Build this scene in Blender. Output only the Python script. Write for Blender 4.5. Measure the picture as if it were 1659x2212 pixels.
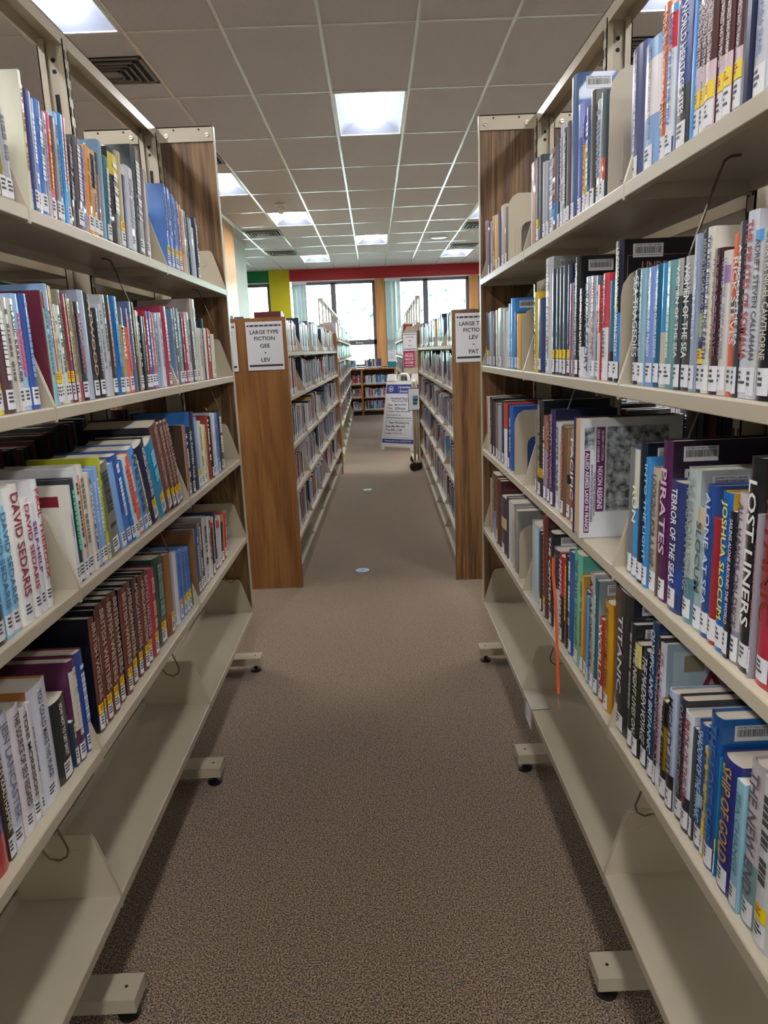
import bpy, bmesh, math, random
from mathutils import Vector, Matrix, Euler
for o in list(bpy.data.objects): bpy.data.objects.remove(o, do_unlink=True)
SC = bpy.context.scene
COL = SC.collection
PI = math.pi
R = random.Random(11)

# ------------------------------------------------------------------ camera
def cam_axes(p, y, r):
    Rz = Matrix(((math.cos(y), math.sin(y), 0), (-math.sin(y), math.cos(y), 0), (0, 0, 1)))
    Rx = Matrix(((1, 0, 0), (0, math.cos(p), -math.sin(p)), (0, math.sin(p), math.cos(p))))
    Ry = Matrix(((math.cos(r), 0, math.sin(r)), (0, 1, 0), (-math.sin(r), 0, math.cos(r))))
    return Ry @ Rx @ Rz
cd = bpy.data.cameras.new('camera'); cam = bpy.data.objects.new('camera', cd); COL.objects.link(cam)
M = cam_axes(0.21766, -0.00554, -0.04068)
cam.matrix_world = Matrix.Translation((0, 0, 1.45)) @ Matrix((M[0], M[2], -M[1])).transposed().to_4x4()
cd.sensor_fit = 'VERTICAL'; cd.sensor_height = 36.0; cd.lens = 36.0 * 1574.86 / 2212
cd.clip_start = 0.02; cd.clip_end = 200
SC.camera = cam
# ------------------------------------------------------------------ view, sky, sun
SC.view_settings.view_transform = 'Standard'; SC.view_settings.look = 'None'
SC.view_settings.exposure = 1.0; SC.view_settings.gamma = 1.0
SC.view_settings.use_curve_mapping = False
LAMP = 30.0        # strength of the glowing lens in each ceiling fixture
REFL_GLOW = 0.12        # faint glow painted on the reflector pans, which give no light of their own
W = bpy.data.worlds.new('sky'); SC.world = W; W.use_nodes = True
bgn = W.node_tree.nodes['Background']; bgn.inputs[0].default_value = (0.78, 0.88, 1.0, 1); bgn.inputs[1].default_value = 14.0
sd = bpy.data.lights.new('sun', 'SUN'); sd.energy = 9; sd.angle = 0.02; sd.color = (1, .97, .9)
sun = bpy.data.objects.new('sun', sd); COL.objects.link(sun); sun.rotation_euler = (math.radians(42), 0, math.radians(-25))

# ------------------------------------------------------------------ materials
def lin(c): return c / 12.92 if c <= .04045 else ((c + .055) / 1.055) ** 2.4
def hx(h): return tuple(lin(int(h[i:i + 2], 16) / 255) for i in (0, 2, 4))
def nm(name, col=(.8, .8, .8), rough=.5, metal=0, spec=.5, coat=0, emit=None, es=0):
    m = bpy.data.materials.new(name); m.use_nodes = True
    b = m.node_tree.nodes['Principled BSDF']
    b.inputs['Base Color'].default_value = (*col, 1); b.inputs['Roughness'].default_value = rough
    b.inputs['Metallic'].default_value = metal; b.inputs['Specular IOR Level'].default_value = spec
    b.inputs['Coat Weight'].default_value = coat
    if emit: b.inputs['Emission Color'].default_value = (*emit, 1); b.inputs['Emission Strength'].default_value = es
    return m
def N(m, t, **k):
    n = m.node_tree.nodes.new(t)
    for a, v in k.items(): setattr(n, a, v)
    return n
def L(m, a, b): m.node_tree.links.new(a, b)
def noisy(name, c1, c2, scale=20, rough=.5, detail=4, bump=0, lo=.35, hi=.65, stretch=None, spec=.5, coat=0, bscale=None):
    m = nm(name, c1, rough, spec=spec, coat=coat); b = m.node_tree.nodes['Principled BSDF']
    tc = N(m, 'ShaderNodeTexCoord'); mp = N(m, 'ShaderNodeMapping'); L(m, tc.outputs['Object'], mp.inputs[0])
    if stretch: mp.inputs['Scale'].default_value = stretch
    n = N(m, 'ShaderNodeTexNoise'); n.inputs['Scale'].default_value = scale; n.inputs['Detail'].default_value = detail
    L(m, mp.outputs[0], n.inputs['Vector'])
    r = N(m, 'ShaderNodeValToRGB'); r.color_ramp.elements[0].position = lo; r.color_ramp.elements[1].position = hi
    r.color_ramp.elements[0].color = (*c1, 1); r.color_ramp.elements[1].color = (*c2, 1)
    L(m, n.outputs['Fac'], r.inputs[0]); L(m, r.outputs[0], b.inputs['Base Color'])
    if bump:
        bn = N(m, 'ShaderNodeBump'); bn.inputs['Strength'].default_value = bump; bn.inputs['Distance'].default_value = .002
        src = n
        if bscale:
            src = N(m, 'ShaderNodeTexNoise'); src.inputs['Scale'].default_value = bscale; L(m, tc.outputs['Object'], src.inputs['Vector'])
        L(m, src.outputs['Fac'], bn.inputs['Height']); L(m, bn.outputs[0], b.inputs['Normal'])
    return m
def wood(name, dark, mid, light, sx=1.0, rough=.38):
    m = nm(name, mid, rough, spec=.4); b = m.node_tree.nodes['Principled BSDF']
    tc = N(m, 'ShaderNodeTexCoord'); mp = N(m, 'ShaderNodeMapping'); mp.inputs['Scale'].default_value = (9 * sx, 9 * sx, .55)
    L(m, tc.outputs['Object'], mp.inputs[0])
    n1 = N(m, 'ShaderNodeTexNoise'); n1.inputs['Scale'].default_value = 1.1; n1.inputs['Detail'].default_value = 3; n1.inputs['Distortion'].default_value = .5
    L(m, mp.outputs[0], n1.inputs['Vector'])
    mul = N(m, 'ShaderNodeMath', operation='MULTIPLY'); mul.inputs[1].default_value = 26; L(m, n1.outputs['Fac'], mul.inputs[0])
    sn = N(m, 'ShaderNodeMath', operation='SINE'); L(m, mul.outputs[0], sn.inputs[0])
    mp2 = N(m, 'ShaderNodeMapping'); mp2.inputs['Scale'].default_value = (170, 170, 3.5); L(m, tc.outputs['Object'], mp2.inputs[0])
    n2 = N(m, 'ShaderNodeTexNoise'); n2.inputs['Scale'].default_value = 1; n2.inputs['Detail'].default_value = 3; L(m, mp2.outputs[0], n2.inputs['Vector'])
    ad = N(m, 'ShaderNodeMath', operation='MULTIPLY_ADD'); ad.inputs[1].default_value = .16; L(m, sn.outputs[0], ad.inputs[0]); L(m, n2.outputs['Fac'], ad.inputs[2])
    r = N(m, 'ShaderNodeValToRGB'); e = r.color_ramp.elements
    e[0].position = .28; e[0].color = (*dark, 1); e[1].position = .72; e[1].color = (*light, 1)
    q = e.new(.5); q.color = (*mid, 1)
    L(m, ad.outputs[0], r.inputs[0]); L(m, r.outputs[0], b.inputs['Base Color'])
    return m
metal = noisy('putty_enamel', hx('b2a893'), hx('b9af9b'), 3, .34, bump=.05, bscale=400)
metal2 = noisy('putty_enamel_low', hx('aca28f'), hx('b3a996'), 3, .38, bump=.05, bscale=400)
steel = nm('zinc_screw', hx('b0aca4'), .3, 1)
dark = nm('slot_dark', hx('1c1a18'), .7)
rubber = nm('black_rubber', hx('141416'), .5)
wire = nm('wire_steel', hx('6e6656'), .35, .6)
woodN = wood('walnut_laminate', hx('4d3826'), hx('725539'), hx('866746'))
woodL = wood('oak_panel_orange', hx('80562e'), hx('936639'), hx('9c7043'), .6)
woodR = wood('oak_panel_brown', hx('5a4028'), hx('85623f'), hx('93714c'), .8)
woodB = wood('bookcase_oak', hx('8a5c34'), hx('ad7844'), hx('b98450'), .6)
woodIn = wood('bookcase_inner', hx('4a2c1a'), hx('603a22'), hx('6a4328'), .6)
woodC = wood('window_wood', hx('b07c44'), hx('c08c54'), hx('cc9a62'), .5)
tile = noisy('ceiling_tile', hx('c2bdbc'), hx('d1cccc'), 160, .95, detail=6, bump=.35, lo=.3, hi=.6, spec=.1)
grid = nm('grid_white', hx('dcdcda'), .22, spec=.8)
red = noisy('paint_red', hx('b3202c'), hx('b92631'), 4, .5)
yellow = noisy('paint_yellow', hx('d2c400'), hx('d8ca06'), 4, .5)
green = noisy('paint_green', hx('00824a'), hx('04884f'), 4, .5)
pale = noisy('paint_pale', hx('c9cdc2'), hx('ced2c8'), 5, .6)
frameM = nm('window_frame', hx('5c5a64'), .4)
white = nm('white_enamel', hx('e6e6e6'), .4)
paper = nm('paper_white', hx('dfe0e6'), .6)
ink = nm('ink_black', hx('2a2a30'), .6)
plastic = noisy('white_plastic', hx('dcdcd8'), hx('e4e4e0'), 6, .4)
navy = nm('sign_navy', hx('2f418c'), .4)
pages = noisy('page_edges', hx('cfc4b2'), hx('ded5c6'), 3, .8, stretch=(1, 220, 1))
lens = nm('lamp_lens', (.9, .9, .9), .4, emit=(1.0, .98, .96), es=LAMP)
diff = nm('lamp_reflector', hx('5e6478'), .35, emit=(.86, .93, 1.0), es=REFL_GLOW)
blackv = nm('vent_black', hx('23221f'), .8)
grey = noisy('vent_grey', hx('77736c'), hx('7f7a74'), 8, .5)
# carpet
carpet = nm('carpet', (.1, .1, .1), .95, spec=.1)
def mk_carpet(m):
    b = m.node_tree.nodes['Principled BSDF']; tc = N(m, 'ShaderNodeTexCoord')
    n = N(m, 'ShaderNodeTexNoise'); n.inputs['Scale'].default_value = 235; n.inputs['Detail'].default_value = 3; n.inputs['Roughness'].default_value = .65
    L(m, tc.outputs['Object'], n.inputs['Vector'])
    r = N(m, 'ShaderNodeValToRGB'); e = r.color_ramp.elements
    e[0].position = .40; e[0].color = (*hx('2e241d'), 1); e[1].position = .585; e[1].color = (*hx('bda488'), 1)
    q = e.new(.46); q.color = (*hx('66564a'), 1); q = e.new(.53); q.color = (*hx('94806a'), 1)
    L(m, n.outputs['Fac'], r.inputs[0])
    n2 = N(m, 'ShaderNodeTexNoise'); n2.inputs['Scale'].default_value = 60; n2.inputs['Detail'].default_value = 3; L(m, tc.outputs['Object'], n2.inputs['Vector'])
    r2 = N(m, 'ShaderNodeValToRGB'); r2.color_ramp.elements[0].position = .55; r2.color_ramp.elements[1].position = .75
    r2.color_ramp.elements[0].color = (0, 0, 0, 1); r2.color_ramp.elements[1].color = (.7, .7, .7, 1); L(m, n2.outputs['Fac'], r2.inputs[0])
    mx = N(m, 'ShaderNodeMix', data_type='RGBA'); mx.inputs['B'].default_value = (*hx('4a4a58'), 1)
    L(m, r2.outputs[0], mx.inputs['Factor']); L(m, r.outputs[0], mx.inputs['A']); L(m, mx.outputs['Result'], b.inputs['Base Color'])
    bn = N(m, 'ShaderNodeBump'); bn.inputs['Strength'].default_value = .7; bn.inputs['Distance'].default_value = .004
    L(m, n.outputs['Fac'], bn.inputs['Height']); L(m, bn.outputs[0], b.inputs['Normal'])
mk_carpet(carpet)
carpet.node_tree.nodes['Principled BSDF'].inputs['Sheen Weight'].default_value = .45
carpet.node_tree.nodes['Principled BSDF'].inputs['Sheen Roughness'].default_value = .4
glass = bpy.data.materials.new('window_glass'); glass.use_nodes = True
def mk_glass(m):
    nt = m.node_tree; nt.nodes.remove(nt.nodes['Principled BSDF']); out = nt.nodes['Material Output']
    t = N(m, 'ShaderNodeBsdfTransparent'); t.inputs[0].default_value = (.95, .97, 1, 1); g = N(m, 'ShaderNodeBsdfGlossy'); g.inputs['Roughness'].default_value = .02
    f = N(m, 'ShaderNodeFresnel'); f.inputs[0].default_value = 1.45; x = N(m, 'ShaderNodeMixShader')
    L(m, f.outputs[0], x.inputs[0]); L(m, t.outputs[0], x.inputs[1]); L(m, g.outputs[0], x.inputs[2]); L(m, x.outputs[0], out.inputs[0])
mk_glass(glass)
foliage = noisy('hedge_leaves', hx('183c2c'), hx('d8f4e0'), 4.5, .8, detail=9, lo=.34, hi=.48)
lawn = noisy('paved_ground', hx('6c6c6e'), hx('7c7c7c'), 3, .9)
_cm = {}
def cover(h, rough=.28):
    if h not in _cm:
        c = hx(h); d = tuple(x * .86 for x in c); e = tuple(min(1, x * 1.08 + .003) for x in c)
        _cm[h] = noisy('cover_' + h, d, e, 14, rough, detail=3, bump=.10, stretch=(1, 1, .35), spec=.5, coat=.25, bscale=55)
    return _cm[h]

# ------------------------------------------------------------------ mesh helpers
class MB:
    def __init__(s): s.v = []; s.f = []; s.mi = []; s.mats = []
    def m(s, mat):
        if mat not in s.mats: s.mats.append(mat)
        return s.mats.index(mat)
    def face(s, pts, mat):
        k = len(s.v); s.v += [tuple(p) for p in pts]; s.f.append(tuple(range(k, k + len(pts)))); s.mi.append(s.m(mat))
    def box(s, a, b, mat):
        x0, y0, z0 = a; x1, y1, z1 = b
        if x0 > x1: x0, x1 = x1, x0
        if y0 > y1: y0, y1 = y1, y0
        if z0 > z1: z0, z1 = z1, z0
        k = len(s.v); s.v += [(x0, y0, z0), (x1, y0, z0), (x1, y1, z0), (x0, y1, z0), (x0, y0, z1), (x1, y0, z1), (x1, y1, z1), (x0, y1, z1)]
        for f in ((0, 3, 2, 1), (4, 5, 6, 7), (0, 1, 5, 4), (1, 2, 6, 5), (2, 3, 7, 6), (3, 0, 4, 7)):
            s.f.append(tuple(k + i for i in f)); s.mi.append(s.m(mat))
        return s
    def prism(s, poly, vec, mat, cap=None):
        n = len(poly); k = len(s.v); v = Vector(vec)
        s.v += [tuple(p) for p in poly] + [tuple(Vector(p) + v) for p in poly]
        i = s.m(mat); j = s.m(cap) if cap else i
        s.f.append(tuple(range(k + n - 1, k - 1, -1))); s.mi.append(j); s.f.append(tuple(range(k + n, k + 2 * n))); s.mi.append(j)
        for a in range(n):
            b = (a + 1) % n; s.f.append((k + a, k + b, k + n + b, k + n + a)); s.mi.append(i)
        return s
    def tube(s, pts, r, mat, n=8, closed=False):
        pts = [Vector(p) for p in pts]; k = len(s.v); i = s.m(mat); up = None
        for a, p in enumerate(pts):
            if closed: t = pts[(a + 1) % len(pts)] - pts[a - 1]
            else: t = pts[min(a + 1, len(pts) - 1)] - pts[max(a - 1, 0)]
            t.normalize()
            if up is None: up = t.orthogonal().normalized()
            up = (up - t * up.dot(t)).normalized(); sd_ = t.cross(up)
            for b in range(n):
                an = 2 * PI * b / n; s.v.append(tuple(p + up * math.cos(an) * r + sd_ * math.sin(an) * r))
        m_ = len(pts)
        for a in range(m_ if closed else m_ - 1):
            a2 = (a + 1) % m_
            for b in range(n):
                s.f.append((k + a * n + b, k + a * n + (b + 1) % n, k + a2 * n + (b + 1) % n, k + a2 * n + b)); s.mi.append(i)
        if not closed:
            s.f.append(tuple(k + b for b in range(n))[::-1]); s.mi.append(i); s.f.append(tuple(k + (m_ - 1) * n + b for b in range(n))); s.mi.append(i)
        return s
    def lathe(s, prof, c, mat, n=20, axis='z'):
        k = len(s.v); i = s.m(mat)
        for (r, h) in prof:
            for b in range(n):
                a = 2 * PI * b / n; p = (r * math.cos(a), r * math.sin(a), h)
                if axis == 'x': p = (p[2], p[0], p[1])
                if axis == 'y': p = (p[1], p[2], p[0])
                s.v.append((c[0] + p[0], c[1] + p[1], c[2] + p[2]))
        for a in range(len(prof) - 1):
            for b in range(n):
                s.f.append((k + a * n + b, k + a * n + (b + 1) % n, k + (a + 1) * n + (b + 1) % n, k + (a + 1) * n + b)); s.mi.append(i)
        s.f.append(tuple(k + b for b in range(n))[::-1]); s.mi.append(i)
        s.f.append(tuple(k + (len(prof) - 1) * n + b for b in range(n))); s.mi.append(i)
        return s
    def build(s, name, parent=None, loc=(0, 0, 0), bevel=0, smooth=False):
        me = bpy.data.meshes.new(name); me.from_pydata(s.v, [], s.f)
        for m_ in s.mats: me.materials.append(m_)
        me.polygons.foreach_set('material_index', s.mi)
        if smooth: me.polygons.foreach_set('use_smooth', [True] * len(s.f))
        me.update()
        o = bpy.data.objects.new(name, me); COL.objects.link(o); o.location = loc
        if parent: o.parent = parent
        if bevel:
            bm = bmesh.new(); bm.from_mesh(me); bmesh.ops.remove_doubles(bm, verts=bm.verts, dist=1e-5); bmesh.ops.recalc_face_normals(bm, faces=bm.faces); bm.to_mesh(me); bm.free()
            b = o.modifiers.new('bevel', 'BEVEL'); b.width = bevel; b.segments = 2; b.limit_method = 'ANGLE'
        return o
def tag(o, label, cat, group=None, kind=None):
    o['label'] = label; o['category'] = cat
    if group: o['group'] = group
    if kind: o['kind'] = kind
    return o
def empty(name, loc=(0, 0, 0), rz=0):
    o = bpy.data.objects.new(name, None); COL.objects.link(o); o.location = loc; o.rotation_euler = (0, 0, rz); o.empty_display_size = .1
    return o
def struct(o): o['kind'] = 'structure'; return o

BOOKS = [
('L',1,'A',[
(1.332, 1.355, 0.148, 0.0, '8a8a84', '', '555', 'W'),
(1.355, 1.377, 0.134, 0.0, '8d8433', '', '', 'W'),
(1.377, 1.406, 0.157, 0.0, 'a9adb8', '', '667', 'W')]),
('L',1,'B',[
(1.459, 1.47, 0.245, 0.02, 'd9d8c4', '', '333', 'b:.3:.75:cfc98a'),
(1.47, 1.479, 0.225, 0.021, 'e9806a', '', '', 'Wb:.7:1:d87080'),
(1.479, 1.497, 0.219, 0.022, '2b4a8c', '', '', 'W'),
(1.497, 1.517, 0.213, 0.022, '1478d0', '', 'fff', 'W'),
(1.517, 1.548, 0.215, 0.023, '3f74c4', '', 'dfe8ff', 'W'),
(1.548, 1.563, 0.203, 0.024, 'b9b2bd', '', '888', ''),
(1.563, 1.584, 0.207, 0.025, 'c02f38', '', 'e8c84a', 'Wb:.75:1:d04b78'),
(1.584, 1.602, 0.205, 0.025, '6b4a48', '', '', 'W'),
(1.602, 1.625, 0.218, 0.026, '8fb6d8', '', '2c3c66', 'W'),
(1.625, 1.641, 0.223, 0.027, '1f93dc', '', 'eee', ''),
(1.641, 1.657, 0.223, 0.028, 'b03050', '', 'eee', 'Wb:.0:.4:5aa8c0'),
(1.657, 1.688, 0.191, 0.028, '1d2226', '', '999', ''),
(1.688, 1.726, 0.196, 0.029, '5a5258', '', 'ddd', 'W'),
(1.726, 1.747, 0.187, 0.03, '4e5fa8', '', 'c05050', '')]),
('L',1,'B',[
(1.748, 1.785, 0.192, 0.03, 'd9923c', '', 'b06a20', 'W'),
(1.785, 1.818, 0.193, 0.03, 'cf9f6e', '', '666', 'Wb:.55:.95:2a2422'),
(1.818, 1.844, 0.195, 0.03, '7f5645', '', '', 'Wb:.75:1:1c2230'),
(1.844, 1.876, 0.229, 0.03, '6a90ad', '', '', ''),
(1.876, 1.911, 0.203, 0.03, '2d6672', '', 'ccd', 'W'),
(1.911, 1.974, 0.227, 0.03, '15181a', '', 'eee', 'b:.72:.95:d6c02c'),
(1.974, 2.005, 0.237, 0.03, 'b9ad7a', '', '', 'Y'),
(2.005, 2.039, 0.209, 0.03, '2b3c66', '', '', 'b:.9:1:c8c8cc'),
(2.039, 2.103, 0.215, 0.03, 'c6c9d4', '', '99a', 'W'),
(2.103, 2.176, 0.281, 0.03, '3a464a', '', 'ddd', 'W'),
(2.176, 2.243, 0.242, 0.03, '6f6562', '', '', 'W')]),
('L',1,'C',[
(2.4, 2.422, 0.248, 0.02, '5b86cf', '', '2a3f80', 'YS'),
(2.422, 2.445, 0.244, 0.018, '5b86cf', '', '2a3f80', 'YS'),
(2.445, 2.466, 0.243, 0.017, '5b86cf', '', '2a3f80', 'YS'),
(2.466, 2.488, 0.236, 0.015, '5b86cf', '', '2a3f80', 'YS'),
(2.488, 2.512, 0.233, 0.014, '5b86cf', '', '2a3f80', 'YS'),
(2.512, 2.543, 0.229, 0.012, '5b86cf', '', '2a3f80', 'YS'),
(2.543, 2.579, 0.222, 0.011, '5b86cf', '', '2a3f80', 'YS'),
(2.579, 2.609, 0.217, 0.009, 'e08a60', '', 'a04828', ''),
(2.609, 2.648, 0.209, 0.008, 'b9bcae', '', '', ''),
(2.648, 2.687, 0.21, 0.006, '8f9692', '', '444', ''),
(2.687, 2.713, 0.206, 0.005, '202a3c', '', '', ''),
(2.713, 2.754, 0.198, 0.003, '9fb2c4', '', '', ''),
(2.754, 2.793, 0.173, 0.002, 'c2ccd2', '', '', ''),
(2.793, 2.834, 0.212, 0.0, '1f2c4c', '', 'bcd', 'W')]),
('L',2,'A',[
(1.225, 1.262, 0.19, 0.0, 'e3d433', '', '222', 'Wb:.45:1:dcdcdc'),
(1.262, 1.296, 0.191, 0.0, '5e4148', '', 'eee', 'W'),
(1.296, 1.315, 0.195, 0.0, 'c9c5bb', '', '555', ''),
(1.315, 1.334, 0.194, 0.0, 'd6d3cc', 'CLASSIC KRAKAUER', '333', 'W'),
(1.334, 1.361, 0.204, 0.0, '9fc0e6', '', 'c06080', 'Wb:.35:.7:c98fb4'),
(1.361, 1.389, 0.206, 0.0, '3d5ca6', '', '7fa0dc', 'W')]),
('L',2,'B',[
(1.448, 1.454, 0.218, 0.0, '7d3c48', '', '', 'c6f3040'),
(1.454, 1.469, 0.215, 0.0, '95cbc4', '', '667', 'b:.86:1:7a4250'),
(1.469, 1.48, 0.232, 0.0, '8fb2e0', 'MARK TWAIN', '2a3f80', 'Y'),
(1.48, 1.492, 0.23, 0.0, 'b27334', '', 'e0c090', 'Y'),
(1.492, 1.5, 0.229, 0.0, 'cfc4a0', '', '665', 'Y'),
(1.5, 1.512, 0.196, 0.0, 'd9d3bf', '', '777', ''),
(1.512, 1.527, 0.194, 0.0, 'cfe0de', '', '555', 'W'),
(1.527, 1.543, 0.226, 0.0, '8f8a76', '', '444', 'Y'),
(1.543, 1.56, 0.219, 0.0, '8c2440', '', 'e0a060', 'Y'),
(1.56, 1.569, 0.22, 0.0, '5d2b4f', '', 'ddd', ''),
(1.569, 1.587, 0.211, 0.0, 'dcc890', '', '886', 'W'),
(1.587, 1.6, 0.206, 0.0, '8c7a66', '', '555', 'b:.0:.2:c04060')]),
('L',2,'B',[
(1.589, 1.639, 0.207, 0.0, '2b2e36', '', '8a3350', 'W'),
(1.639, 1.674, 0.234, 0.001, 'aab6cf', '', '', 'c9a9fb0'),
(1.674, 1.709, 0.229, 0.001, '3b3c40', 'ATWOOD', 'c08a60', 'W'),
(1.709, 1.744, 0.2, 0.002, '26282c', '', '99a', 'W'),
(1.744, 1.761, 0.211, 0.002, 'c9ccd6', '', '556', ''),
(1.761, 1.791, 0.233, 0.003, 'b4b6bc', '', '444', ''),
(1.791, 1.823, 0.235, 0.003, '3f3b3b', '', 'c07a50', 'W'),
(1.823, 1.88, 0.235, 0.003, '1566ae', '', '3c90cc', 'W'),
(1.88, 1.91, 0.211, 0.004, 'b99b68', 'MORE', 'f0e8d0', 'Wb:.8:1:6e5f60'),
(1.91, 1.948, 0.211, 0.005, '4d5b8c', '', 'd06a64', 'Wb:.0:.78:d86f6a'),
(1.948, 1.966, 0.23, 0.005, '5f6c92', '', 'ddd', ''),
(1.966, 1.995, 0.23, 0.006, '35383c', '', 'a08a50', ''),
(1.995, 2.012, 0.21, 0.006, 'b3a587', '', '', 'W'),
(2.012, 2.034, 0.208, 0.007, '505650', '', 'ccc', 'W'),
(2.034, 2.053, 0.197, 0.007, '15222c', '', '', ''),
(2.053, 2.083, 0.197, 0.007, '353c38', '', 'b0b09a', 'W'),
(2.083, 2.116, 0.213, 0.008, 'b02c44', '', 'eee', 'W'),
(2.116, 2.141, 0.214, 0.009, '2a6ac4', '', 'eef', 'W'),
(2.141, 2.166, 0.213, 0.009, 'e0705c', '', 'f4c0a0', 'W'),
(2.166, 2.182, 0.212, 0.009, '8fb0da', '', '333', ''),
(2.182, 2.198, 0.213, 0.01, 'a8bce2', '', '555', '')]),
('L',2,'B',[
(2.226, 2.258, 0.216, 0.0, 'd0d4e0', '', '946', ''),
(2.258, 2.315, 0.237, 0.0, 'a13c5a', '', 'f0a0b0', 'W')]),
('L',2,'C',[
(2.36, 2.377, 0.234, 0.0, '6f94b8', '', '2c4c80', 'W'),
(2.377, 2.417, 0.239, 0.001, '7d5048', '', 'ddd', ''),
(2.417, 2.447, 0.238, 0.001, '6f8c90', '', 'bfe8e0', 'W'),
(2.447, 2.478, 0.229, 0.002, 'b5ac9c', '', '666', 'W'),
(2.478, 2.502, 0.226, 0.003, '33315c', '', 'ddd', 'W'),
(2.502, 2.55, 0.227, 0.003, 'bf2e48', '', 'f0d8e0', 'W'),
(2.55, 2.601, 0.233, 0.004, 'c3c0cc', '', '555', 'W'),
(2.601, 2.644, 0.211, 0.005, '4a4a50', '', 'ccc', 'W'),
(2.644, 2.708, 0.283, 0.005, 'c9c4bd', '', 'aaa', 'Wc:b5a9a6'),
(2.708, 2.736, 0.186, 0.006, 'd4d0c8', '', '888', ''),
(2.736, 2.76, 0.185, 0.007, 'b5aea2', '', '999', ''),
(2.76, 2.794, 0.221, 0.007, '17323c', '', '', ''),
(2.794, 2.829, 0.188, 0.008, 'e0dccd', '', '', ''),
(2.829, 2.881, 0.188, 0.009, 'b23240', '', 'ddd', ''),
(2.881, 2.913, 0.183, 0.009, '7d5238', '', '', 'b:.9:1:d04a30'),
(2.913, 2.962, 0.168, 0.01, 'd5cfbd', '', '', 'W')]),
('L',3,'A',[
(1.108, 1.152, 0.198, 0.0, '2c2a30', '', 'ccc', 'W'),
(1.152, 1.179, 0.222, 0.0, '7fb8dc', 'DAVID SEDARIS', '46789c', 'W'),
(1.179, 1.206, 0.219, 0.0, '93c8e6', 'DAVID SEDARIS', '46789c', 'W'),
(1.206, 1.257, 0.246, 0.0, 'e4e4e0', 'DAVID SEDARIS', '8c2f40', 'W'),
(1.257, 1.283, 0.217, 0.0, 'e0dfdb', 'DAVID SEDARIS', 'a03348', 'W'),
(1.283, 1.304, 0.204, 0.0, 'dcdee6', 'SELF-HELP', '708', 'W'),
(1.304, 1.327, 0.242, 0.0, 'd8dade', 'PAUL THEROUX', 'b02c3c', 'W')]),
('L',3,'B',[
(1.444, 1.452, 0.208, 0.0, 'dbd7cc', 'THE FIDDLER', '444', 'W'),
(1.452, 1.459, 0.207, 0.0, 'bccad6', 'ZOMBIE', '333', 'W'),
(1.459, 1.489, 0.217, 0.0, '33373c', '', '5c9', 'W'),
(1.489, 1.507, 0.235, 0.0, 'cfd2d8', '', '333', 'W'),
(1.507, 1.516, 0.217, 0.0, 'd0996b', '', 'a06a40', 'Wb:.0:.14:3c3060'),
(1.516, 1.549, 0.236, 0.0, 'd3d0c8', '', '776', 'W'),
(1.549, 1.564, 0.216, 0.0, 'cfc8bc', '', '998', 'W'),
(1.564, 1.579, 0.197, 0.0, '6a2c2a', '', 'ddd', 'W'),
(1.579, 1.594, 0.218, 0.0, '79a8dc', 'BEFORE I FORGET', 'dde', 'Wb:.0:.14:c02434'),
(1.594, 1.624, 0.22, 0.0, '86a6dc', '', 'c4d4f4', 'W'),
(1.624, 1.639, 0.238, 0.0, 'b9c22c', '', '663', 'Wc:b3bb28')]),
('L',3,'B',[
(1.64, 1.722, 0.218, -0.03, '77766c', '', '333', 'Wc:6d6a60'),
(1.722, 1.757, 0.214, -0.036, '7ba6da', '', '', 'W'),
(1.757, 1.801, 0.23, -0.042, '2e56a4', '', 'ddd', 'Wb:.0:.35:3f74bc'),
(1.801, 1.826, 0.211, -0.047, '1f6cb8', '', '88c4e0', 'W'),
(1.826, 1.86, 0.213, -0.053, 'cdd2de', '', 'b0404c', 'W'),
(1.86, 1.903, 0.217, -0.059, 'd9694a', '', 'f0b8a0', 'W'),
(1.903, 1.947, 0.234, -0.065, '559add', 'WRITERS', '3a3c6c', 'Wc:3f80c4'),
(1.947, 1.971, 0.211, -0.07, '8f9c5c', '', 'cdd', 'W'),
(1.971, 2.044, 0.233, -0.076, '1d2040', 'WORLD LITERATURE', 'dde', 'YS'),
(2.044, 2.122, 0.228, -0.082, '1a84ac', '', '6fc8e4', 'YSc:c9c8ba'),
(2.122, 2.192, 0.275, -0.088, '6e4640', 'BRITISH WRITERS', 'b09488', 'YSc:141a2c'),
(2.192, 2.232, 0.276, -0.093, '6e4640', 'BRITISH WRITERS', 'b09488', 'YSc:141a2c'),
(2.232, 2.266, 0.28, -0.099, '6e4640', 'BRITISH WRITERS', 'b09488', 'YSc:141a2c'),
(2.266, 2.309, 0.279, -0.105, '6e4640', 'BRITISH WRITERS', 'b09488', 'YSc:141a2c')]),
('L',3,'C',[
(2.358, 2.375, 0.238, 0.0, 'b07c50', '', '', 'c:4a3a30'),
(2.375, 2.388, 0.236, 0.001, '8f7384', '', '', 'Y'),
(2.388, 2.43, 0.225, 0.001, '2c3a48', '', 'ccc', 'Wc:26323c'),
(2.43, 2.476, 0.221, 0.002, '23303a', 'THE TWISTED TALE', 'dfe4ea', 'W'),
(2.476, 2.532, 0.267, 0.003, '1d2440', '', '', 'c:3a7ac8'),
(2.532, 2.563, 0.248, 0.003, '7fa0d0', '', '', 'Y'),
(2.563, 2.594, 0.227, 0.004, 'c9c5b4', '', '', 'W'),
(2.594, 2.627, 0.228, 0.005, 'd3cfc0', '', '887', ''),
(2.627, 2.655, 0.212, 0.005, 'd8d4c8', '', '', 'W'),
(2.655, 2.698, 0.207, 0.006, 'cdc890', '', 'b09c30', ''),
(2.698, 2.746, 0.236, 0.007, '8c2f2c', '', 'ddd', ''),
(2.746, 2.773, 0.231, 0.007, '30222c', '', '', 'W'),
(2.773, 2.814, 0.241, 0.008, 'b4b4c0', '', '', 'W'),
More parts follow.
